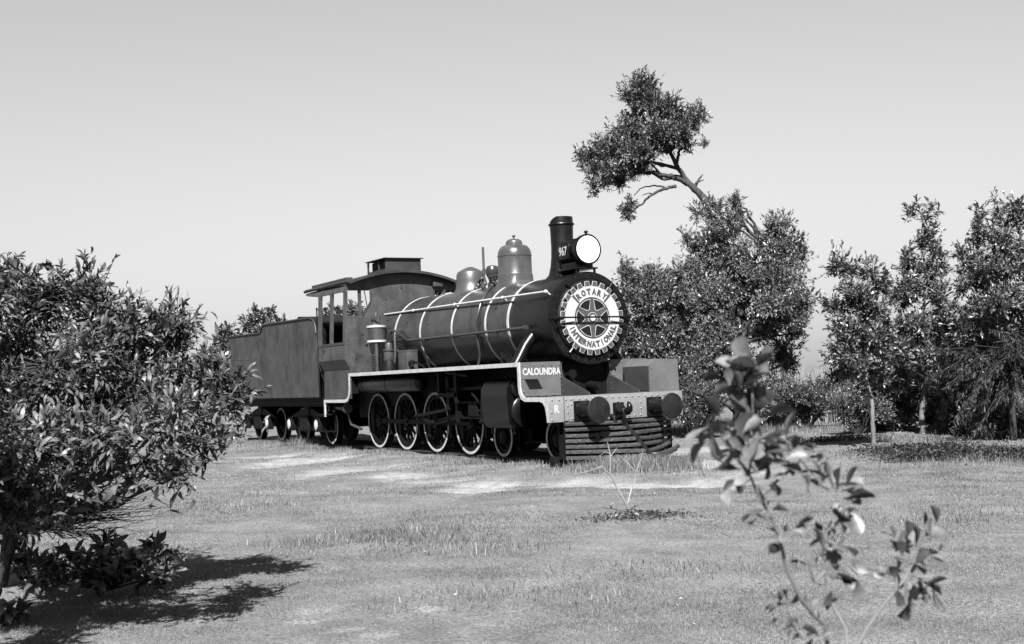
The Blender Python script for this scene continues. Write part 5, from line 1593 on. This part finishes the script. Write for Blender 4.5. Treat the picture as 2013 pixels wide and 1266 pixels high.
for f in forks:
    for a_, b_, r0, r1 in ((b0, (b0 + f) / 2 + rng.normal(size=3) * 0.03, 0.045, 0.038), ((b0 + f) / 2, f, 0.038, 0.03)):
        segs.append((a_, b_, r0, r1))
for b in wb_blobs:
    f = forks[rng.integers(3)]
    c = np.array(b[:3]); prev = f
    for i in range(1, 6):
        t = i / 5
        q = f + (c - f) * t + rng.normal(size=3) * 0.05 + np.array([0, 0, -0.10 * math.sin(math.pi * t)])
        segs.append((prev, q, 0.022 * (1 - 0.7 * (t - 0.2)), 0.022 * (1 - 0.7 * t))); prev = q
Bc = np.array([b[:3] for b in wb_blobs])
for q in rng.choice(nt_, 1600, replace=False):
    c = Bc[np.argmin(np.linalg.norm(Bc - pos[q], axis=1))]
    m_ = (c + pos[q]) / 2 + rng.normal(size=3) * 0.04
    segs += [(c, m_, 0.005, 0.004), (m_, pos[q], 0.004, 0.0018)]
for k_ in range(240):       # tangle of bare twigs hanging under the crown
    s0 = np.array((6.171, -9.426, 0.517)) + rng.normal(size=3) * np.array([0.12, 0.12, 0.07])
    e0 = np.array((6.644, -8.998, 0.625)) + rng.normal(size=3) * np.array([0.34, 0.34, 0.13])
    prev = s0
    for i in range(1, 6):
        t = i / 5
        q = s0 + (e0 - s0) * t + rng.normal(size=3) * 0.03 + np.array([0, 0, -0.10 * math.sin(math.pi * t)])
        segs.append((prev, q, 0.006 * (1.2 - t), 0.006 * (1.05 - t))); prev = q
V, F_ = twigs_np(segs)
mesh_np('stems', V, F_, 'darktwig', WB, smooth=True)

# low seedling plants in the bush's shadow
def seedling(label, base, blobs, n, seed, ln_=0.11):
    t = thing('seedling_shrub', label, 'shrub', base)
    cl = clumpify(blobs, 5, 0.55, seed)
    pos, d, bi = sample_tips(cl, n, 0.2, 0.5)
    k = np.repeat(np.arange(n), 6); D = d[k]; N = len(k)
    bs = pos[k] - D * 0.10 * rng.random(N)[:, None]
    pp = rand_dirs(N); pp = unit(pp - D * (pp * D).sum(1, keepdims=True))
    a = np.radians(rng.uniform(25, 80, N))[:, None]
    V, F_ = leaves(bs, D * np.cos(a) + pp * np.sin(a), ln_ * rng.uniform(0.6, 1.2, N), 0.33, LONG_V, LONG_F, 0.7)
    mesh_np('foliage', V, F_, 'leaf_bush', t, smooth=True)
    b = np.array(base); sg = []
    for q in range(0, n, 2):
        m_ = (b + pos[q]) / 2 + rng.normal(size=3) * 0.04 + np.array([0, 0, 0.03])
        sg += [(b, m_, 0.008, 0.005), (m_, pos[q], 0.005, 0.002)]
    V, F_ = twigs_np(sg); mesh_np('stems', V, F_, 'darktwig', t)
seedling('low broad-leaved seedling shrub in the shadow of the big left bush', (6.401, -8.953, -0.120), [(6.313, -9.133, 0.105, 0.153, 0.163, 0.129), (6.540, -8.936, 0.165, 0.165, 0.181, 0.128), (6.666, -8.706, 0.135, 0.156, 0.168, 0.128), (6.741, -8.574, 0.166, 0.087, 0.079, 0.105), (6.680, -8.876, 0.025, 0.195, 0.242, 0.082), (6.342, -9.282, 0.068, 0.136, 0.146, 0.113), (6.788, -8.681, 0.016, 0.126, 0.142, 0.089)], 170, 41)
seedling('small dark seedling at the foot of the big left bush trunk', (5.581, -9.399, -0.120), [(5.693, -9.427, 0.128, 0.128, 0.122, 0.143), (5.853, -9.339, 0.057, 0.112, 0.116, 0.102)], 26, 42)
seedling('sparse seedling leaves at the bottom left corner of the picture', (7.332, -9.751, -0.120), [(7.343, -9.743, 0.005, 0.096, 0.089, 0.112)], 12, 43)

# ---- foreground sapling, close to the camera and out of focus
SP = thing('foreground_sapling', 'blurred leafy sapling rising in the right foreground close to the camera', 'sapling', (14.187, -9.057, -0.120))
bvar = [leaf_data('sapling_leaf_blade', *broad(0.30, 0.20, 0.0), 0.52, 'leaf_sap'), leaf_data('sapling_leaf_blade', *broad(0.5, 0.05, 0.3), 0.46, 'leaf_sap'), leaf_data('sapling_leaf_blade', *broad(0.2, 0.38, -0.25), 0.56, 'leaf_sap')]
stems = [
    [(14.187, -9.057, -0.120), (14.238, -9.074, 0.589), (14.268, -9.100, 0.798), (14.268, -9.106, 0.855), (14.274, -9.140, 0.881), (14.272, -9.168, 0.918), (14.263, -9.187, 0.967), (14.269, -9.202, 1.008), (14.275, -9.214, 1.036), (14.270, -9.226, 1.071), (14.262, -9.244, 1.106), (14.256, -9.259, 1.149), (14.272, -9.257, 1.210), (14.275, -9.258, 1.274), (14.277, -9.259, 1.326)],
    [(14.238, -9.074, 0.589), (14.255, -9.040, 0.777), (14.241, -9.030, 0.836), (14.219, -9.031, 0.864), (14.197, -9.031, 0.898), (14.197, -9.035, 0.939), (14.200, -9.035, 0.975), (14.189, -9.017, 1.013), (14.201, -8.998, 1.058), (14.205, -8.973, 1.091)],
    [(14.255, -9.040, 0.777), (14.231, -8.964, 0.826), (14.216, -8.891, 0.869), (14.220, -8.846, 0.904), (14.227, -8.818, 0.947), (14.237, -8.804, 0.993)],
    [(14.268, -9.106, 0.855), (14.261, -9.159, 0.838), (14.260, -9.184, 0.873), (14.259, -9.190, 0.911)],
    [(14.262, -9.244, 1.106), (14.270, -9.191, 1.140), (14.265, -9.141, 1.165), (14.260, -9.107, 1.134)],
    [(14.197, -9.035, 0.939), (14.194, -9.061, 0.921), (14.199, -9.076, 0.957)],
    [(14.256, -9.259, 1.149), (14.251, -9.291, 1.188), (14.258, -9.324, 1.223)],
]
for i, st in enumerate(stems):
    bm = NB()
    r0 = 0.0052 if i == 0 else 0.0036
    tube(bm, st, [r0 * (1 - 0.65 * k / (len(st) - 1)) for k in range(len(st))], 8)
    build('stem' if i == 0 else 'branch', bm, 'stemmat', SP)
whorls = [((14.276, -9.260, 1.324), 9, 0.072, (0, 0, 1)), ((14.264, -9.281, 1.322), 5, 0.064, (-0.4, -0.2, 0.8)), ((14.274, -9.258, 1.270), 10, 0.066, (-0.2, 0, 0.8)), ((14.263, -9.316, 1.227), 8, 0.062, (-0.5, -0.5, 0.2)), ((14.270, -9.260, 1.210), 11, 0.062, (0.1, 0, 0.4)),
          ((14.280, -9.220, 1.189), 8, 0.062, (0.5, 0.5, 0.4)), ((14.269, -9.175, 1.177), 6, 0.058, (0.6, 0.7, 0.2)), ((14.255, -9.261, 1.150), 8, 0.058, (-0.4, -0.4, -0.1)), ((14.268, -9.237, 1.144), 6, 0.05, (0.3, 0.4, 0.1)), ((14.267, -9.137, 1.155), 5, 0.05, (0.5, 0.6, 0.0)),
          ((14.265, -9.097, 1.128), 6, 0.052, (0.5, 0.6, 0.1)), ((14.204, -8.976, 1.088), 7, 0.062, (0.4, 0.5, 0.4)), ((14.198, -9.003, 1.053), 6, 0.06, (0.3, 0.4, -0.3)), ((14.269, -9.228, 1.069), 6, 0.045, (-0.3, -0.3, 0.0)), ((14.278, -9.210, 1.045), 6, 0.045, (0.3, 0.3, -0.2)),
          ((14.195, -9.024, 0.986), 7, 0.055, (0.2, 0.3, 0.1)), ((14.207, -9.019, 0.952), 8, 0.058, (0.4, 0.5, -0.1)), ((14.200, -9.074, 0.959), 4, 0.04, (-0.2, -0.2, 0.4)), ((14.210, -9.010, 0.922), 5, 0.05, (0.3, 0.4, -0.5)), ((14.237, -8.804, 0.993), 5, 0.05, (0.1, 0.2, 0.9)),
          ((14.220, -8.852, 0.960), 7, 0.06, (-0.3, -0.3, 0.4)), ((14.227, -8.818, 0.947), 7, 0.055, (0.4, 0.5, 0.2)), ((14.212, -8.883, 0.917), 6, 0.058, (-0.4, -0.5, 0.1)), ((14.221, -8.844, 0.904), 7, 0.058, (0.1, 0.1, -0.4)), ((14.232, -8.822, 0.878), 6, 0.055, (0.3, 0.4, -0.4)),
          ((14.259, -9.189, 0.906), 6, 0.036, (0, 0, 0.8)), ((14.260, -9.184, 0.869), 6, 0.038, (-0.3, -0.3, 0.1)), ((14.272, -9.121, 0.872), 3, 0.045, (0.3, 0.3, 0.3)), ((14.268, -9.147, 0.842), 3, 0.045, (-0.2, -0.2, 0))]
for (c, n_, ln_, ax) in whorls:
    n_ = int(n_ * 1.58)
    ax = np.array(ax) / np.linalg.norm(ax)
    dv = unit(rand_dirs(n_) * 0.95 + ax * 0.75)
    dv, sv, nv = leaf_frames(dv, 0.7)
    for i in range(n_):
        p = np.array(c) + rng.normal(size=3) * 0.016
        place_leaf(bvar[rng.integers(3)], SP, p, dv[i], sv[i], nv[i], ln_ * rng.uniform(0.34, 0.98))

# ---- bare dead sapling on the lawn
DS = thing('dead_sapling', 'bare bleached forked sapling standing on the lawn before the pilot', 'sapling', (5.153, -3.366, -0.120))
dsb = [([(5.153, -3.366, -0.120), (5.143, -3.393, -0.034), (5.108, -3.470, 0.136), (5.080, -3.534, 0.278)], [0.016, 0.014, 0.012, 0.010]),
       ([(5.080, -3.534, 0.278), (5.093, -3.533, 0.503), (5.086, -3.557, 0.628)], [0.010, 0.008, 0.004]),
       ([(5.080, -3.534, 0.278), (5.042, -3.612, 0.373), (5.051, -3.798, 0.333), (5.063, -3.982, 0.316)], [0.009, 0.008, 0.006, 0.003]),
       ([(5.151, -3.378, -0.029), (5.140, -3.310, 0.136), (5.122, -3.247, 0.216), (5.124, -3.251, 0.302), (5.088, -3.325, 0.403), (5.046, -3.409, 0.488)], [0.011, 0.010, 0.009, 0.008, 0.006, 0.003]),
       ([(5.126, -3.246, 0.281), (5.146, -3.217, 0.355), (5.164, -3.192, 0.429), (5.180, -3.172, 0.526)], [0.008, 0.008, 0.006, 0.003]),
       ([(5.042, -3.612, 0.373), (5.057, -3.592, 0.452), (5.036, -3.634, 0.492)], [0.004, 0.003, 0.002]),
       ([(5.091, -3.535, 0.503), (5.069, -3.577, 0.527), (5.030, -3.644, 0.476)], [0.004, 0.003, 0.002]),
       ([(5.092, -3.531, 0.471), (5.081, -3.455, 0.541), (5.090, -3.441, 0.562)], [0.005, 0.004, 0.002]),
       ([(5.099, -3.517, 0.460), (5.124, -3.466, 0.393), (5.135, -3.443, 0.354)], [0.003, 0.002, 0.001])]
for i, (pp, rr) in enumerate(dsb):
    bm = NB(); tube(bm, pp, [r_ * 0.9 for r_ in rr], 7); build('stem' if i == 0 else 'branch', bm, 'twig', DS)
# weeds and fallen leaves round its foot
c0 = np.array((5.683, -3.648, -0.120))
n_ = 620
xy = rng.normal(size=(n_, 2)) * np.array([[0.28, 0.12]])
P_ = np.stack([c0[0] + xy[:, 0] * RIGHT.x + xy[:, 1] * FWD.x, c0[1] + xy[:, 0] * RIGHT.y + xy[:, 1] * FWD.y, np.zeros(n_)], 1)
P_[:, 2] = ground_z(P_[:, 0], P_[:, 1]) + rng.uniform(0.0, 0.06, n_) * np.exp(-np.abs(xy[:, 0]) * 2)
V, F_ = leaves(P_, rand_dirs(n_) * np.array([1, 1, 0.6]) + np.array([0, 0, 0.3]), rng.uniform(0.02, 0.05, n_), 0.6, SMALL_V, SMALL_F)
o = mesh_np('weed_patch', V, F_, 'weed'); o['kind'] = 'stuff'
tag(o, 'dark leafy weeds scattered round the foot of the dead sapling', 'weeds')
bm = NB()
q = (-19.863, -0.323, -0.120)
prism(bm, [(q[0] - 0.07, q[1] - 0.03), (q[0] + 0.02, q[1] - 0.06), (q[0] + 0.11, q[1] + 0.02), (q[0] + 0.04, q[1] + 0.08), (q[0] - 0.07, q[1] + 0.06)], 'xy', q[2] + 0.03, q[2] + 0.07)
tag(build('paper_scrap', bm, 'paper', flat=True), 'small white scrap of paper on the lawn left of the tender wheels', 'litter')

# ================================================================== grass
def blades_mesh(name, X, Y_, H, W, m, lean=0.35, up=0.0):
    n = len(X)
    Z = ground_z(X, Y_) - 0.004 + up
    a = rng.uniform(0, 2 * np.pi, n)
    la = rng.uniform(0, 2 * np.pi, n)
    lm = H * np.abs(rng.normal(size=n)) * lean
    c, s = np.cos(a) * W / 2, np.sin(a) * W / 2
    lx, ly = np.cos(la) * lm, np.sin(la) * lm
    V = np.empty((n, 5, 3))
    V[:, 0] = np.stack([X - c, Y_ - s, Z], 1)
    V[:, 1] = np.stack([X + c, Y_ + s, Z], 1)
    V[:, 2] = np.stack([X + c * 0.8 + lx * 0.35, Y_ + s * 0.8 + ly * 0.35, Z + H * 0.55], 1)
    V[:, 3] = np.stack([X - c * 0.8 + lx * 0.35, Y_ - s * 0.8 + ly * 0.35, Z + H * 0.55], 1)
    V[:, 4] = np.stack([X + lx, Y_ + ly, Z + H], 1)
    b = (np.arange(n) * 5)[:, None]
    F4 = np.concatenate([b + 0, b + 1, b + 2, b + 3], 1)
    F3 = np.concatenate([b + 3, b + 2, b + 4, b + 4], 1)
    me = bpy.data.meshes.new(name)
    me.vertices.add(n * 5); me.vertices.foreach_set('co', V.astype(np.float32).ravel())
    li = np.concatenate([F4, F3[:, :3]], 1).astype(np.int32).ravel()
    me.loops.add(len(li)); me.loops.foreach_set('vertex_index', li)
    me.polygons.add(2 * n)
    st = (np.arange(n) * 7)[:, None] + np.array([[0, 4]]); tot = np.tile([4, 3], n)
    me.polygons.foreach_set('loop_start', st.astype(np.int32).ravel()); me.polygons.foreach_set('loop_total', tot.astype(np.int32))
    me.update(calc_edges=True)
    o = link(name, me, m)
    o['kind'] = 'stuff'
    return o
def sector(n, d0, d1, l0=-0.47, l1=0.47, power=1.0):
    dep = np.sqrt(d0 ** 2 + (d1 ** 2 - d0 ** 2) * rng.random(n) ** power)
    lat = dep * rng.uniform(l0, l1, n)
    f = np.array([FWD.x, FWD.y]) / math.hypot(FWD.x, FWD.y)
    r_ = np.array([f[1], -f[0]])
    return CAM.x + dep * f[0] + lat * r_[0], CAM.y + dep * f[1] + lat * r_[1], dep
def patch_noise(x, y):
    return (np.sin(x * 1.3 + 2.1 * np.sin(y * 0.9)) + np.sin(y * 1.9 + 1.7 * np.sin(x * 0.8 + 1)) + 0.6 * np.sin(x * 4.1 + y * 3.7) + 0.5 * np.sin(x * 9.3 - y * 7.1)) / 3.1
parts = []
for n_, d0, d1, h, w in ((190000, 5.6, 10.5, 0.016, 0.0036), (170000, 10.5, 17, 0.018, 0.006), (110000, 17, 34, 0.024, 0.012)):
    X, Y_, dep = sector(n_, d0, d1)
    keep = (sand_mask(X, Y_) < rng.uniform(0.1, 0.75, n_))
    keep &= ~((np.abs(Y_) < 1.05) & (X < 0.5) & (X > -17) & (rng.random(n_) < 0.8))
    pn = patch_noise(X, Y_)
    keep &= rng.random(n_) < np.clip(0.66 + 0.75 * pn, 0.08, 1)
    X, Y_, pn = X[keep], Y_[keep], pn[keep]
    parts.append((X, Y_, h * rng.uniform(0.5, 1.35, len(X)) * (1 + 0.6 * pn), np.full(len(X), w)))
X = np.concatenate([p_[0] for p_ in parts]); Y_ = np.concatenate([p_[1] for p_ in parts]); H = np.concatenate([p_[2] for p_ in parts]); W = np.concatenate([p_[3] for p_ in parts])
o = blades_mesh('lawn_grass', X, Y_, H, W, 'blade', 0.7)
tag(o, 'short mown grass covering the open lawn', 'grass')

# rougher, longer grass: along the rails, round the pilot, in a patch of the lawn, under the trees
rough = []
def clump(cx, cy, rx, ry, n, h, ang=0.0):
    u = rng.normal(size=(n, 2)) * 0.55
    c, s = math.cos(ang), math.sin(ang)
    x = cx + u[:, 0] * rx * c - u[:, 1] * ry * s
    y = cy + u[:, 0] * rx * s + u[:, 1] * ry * c
    rough.append((x, y, h * rng.uniform(0.4, 1.3, n)))
n_ = 15000
x = rng.uniform(-17.5, 0.6, n_); y = -0.78 - np.abs(rng.normal(size=n_)) * 0.33
kp = rng.random(n_) < np.clip(0.40 + 0.9 * np.sin(x * 2.7) * np.sin(x * 1.1 + 1) + 0.3 * np.sin(x * 9.1), 0.06, 1)
rough.append((x[kp], y[kp], rng.uniform(0.03, 0.10, kp.sum())))
ang = math.atan2(RIGHT.y, RIGHT.x)
for (g, rx, ry, n_, h) in (((1.044, -0.392, -0.120), 0.75, 0.35, 2600, 0.17), ((0.907, 0.352, -0.120), 0.35, 0.25, 900, 0.16), ((0.984, -0.931, -0.120), 0.4, 0.3, 800, 0.14), ((0.340, 1.116, -0.120), 0.16, 0.12, 260, 0.15), ((4.985, -6.634, -0.120), 0.55, 0.40, 500, 0.07), ((5.078, -6.210, -0.120), 0.8, 0.5, 700, 0.08), ((5.885, -6.005, -0.120), 0.6, 0.4, 320, 0.07), ((6.695, -5.863, -0.120), 0.5, 0.35, 260, 0.08), ((8.811, -6.828, -0.120), 0.8, 0.5, 260, 0.06), ((8.617, -5.224, -0.120), 0.9, 0.5, 300, 0.06), ((1.102, -6.299, -0.120), 1.0, 0.6, 420, 0.07), ((7.893, -1.760, -0.120), 1.2, 0.6, 420, 0.07), ((-12.174, -0.581, -0.120), 0.8, 0.5, 900, 0.2)):
    clump(g[0], g[1], rx, ry, n_, h, ang)
for (g, rx, ry, n_, h) in (((2.327, 4.796, -0.120), 1.7, 0.9, 1300, 0.10), ((-0.910, 6.845, -0.120), 1.2, 0.7, 900, 0.10), ((4.147, 3.532, -0.120), 1.2, 0.5, 900, 0.10), ((-4.882, 9.087, -0.120), 1.5, 1.0, 1600, 0.13), ((-6.712, 7.507, -0.120), 1.5, 1.0, 2200, 0.22), ((-10.586, 9.849, -0.120), 0.8, 0.8, 900, 0.2)):
    clump(g[0], g[1], rx, ry, n_, h, ang)
X = np.concatenate([p_[0] for p_ in rough]); Y_ = np.concatenate([p_[1] for p_ in rough]); H = np.concatenate([p_[2] for p_ in rough])
o = blades_mesh('rough_grass', X, Y_, H, np.full(len(X), 0.0085), 'blade', 0.45)
tag(o, 'longer rough grass along the rails, round the pilot and under the trees', 'grass')
X, Y_, dep = sector(26000, 31, 52, 0.20, 0.31)
o = blades_mesh('dune_grass', X, Y_, rng.uniform(0.5, 1.25, len(X)), np.full(len(X), 0.03), 'dryblade', 0.22)
tag(o, 'tall pale dune grass in the gap between the trees on the right', 'grass')

# fallen leaves, chips and pale straws lying in the lawn
X, Y_, dep = sector(600, 6.0, 20)
P_ = np.stack([X, Y_, ground_z(X, Y_) + 0.014], 1)
dv = rand_dirs(len(X)) * np.array([1, 1, 0.15])
V, F_ = leaves(P_, dv, rng.uniform(0.015, 0.042, len(X)), 0.3, SMALL_V, SMALL_F, 0.5)
o = mesh_np('lawn_litter', V, F_, 'litter'); o['kind'] = 'stuff'
tag(o, 'dead leaves and pale straws lying about the lawn', 'litter')

# dark low leaves added to stand in for the cast shadow in front of the right-hand trees
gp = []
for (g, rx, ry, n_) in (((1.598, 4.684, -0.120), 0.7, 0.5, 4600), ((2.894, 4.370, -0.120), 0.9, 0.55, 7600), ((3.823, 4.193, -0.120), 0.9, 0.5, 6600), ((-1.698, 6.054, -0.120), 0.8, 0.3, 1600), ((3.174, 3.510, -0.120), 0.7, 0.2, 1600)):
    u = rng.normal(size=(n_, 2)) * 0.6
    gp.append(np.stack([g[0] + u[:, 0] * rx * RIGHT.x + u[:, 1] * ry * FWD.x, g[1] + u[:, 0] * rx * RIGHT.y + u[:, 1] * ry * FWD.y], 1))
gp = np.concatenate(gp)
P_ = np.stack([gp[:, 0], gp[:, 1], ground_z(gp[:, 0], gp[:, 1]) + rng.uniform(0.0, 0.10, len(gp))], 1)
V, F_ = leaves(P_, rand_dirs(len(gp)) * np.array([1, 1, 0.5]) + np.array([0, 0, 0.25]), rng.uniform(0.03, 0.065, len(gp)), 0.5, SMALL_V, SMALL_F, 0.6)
o = mesh_np('tree_shadow_cover', V, F_, 'leaf_dark'); o['kind'] = 'stuff'
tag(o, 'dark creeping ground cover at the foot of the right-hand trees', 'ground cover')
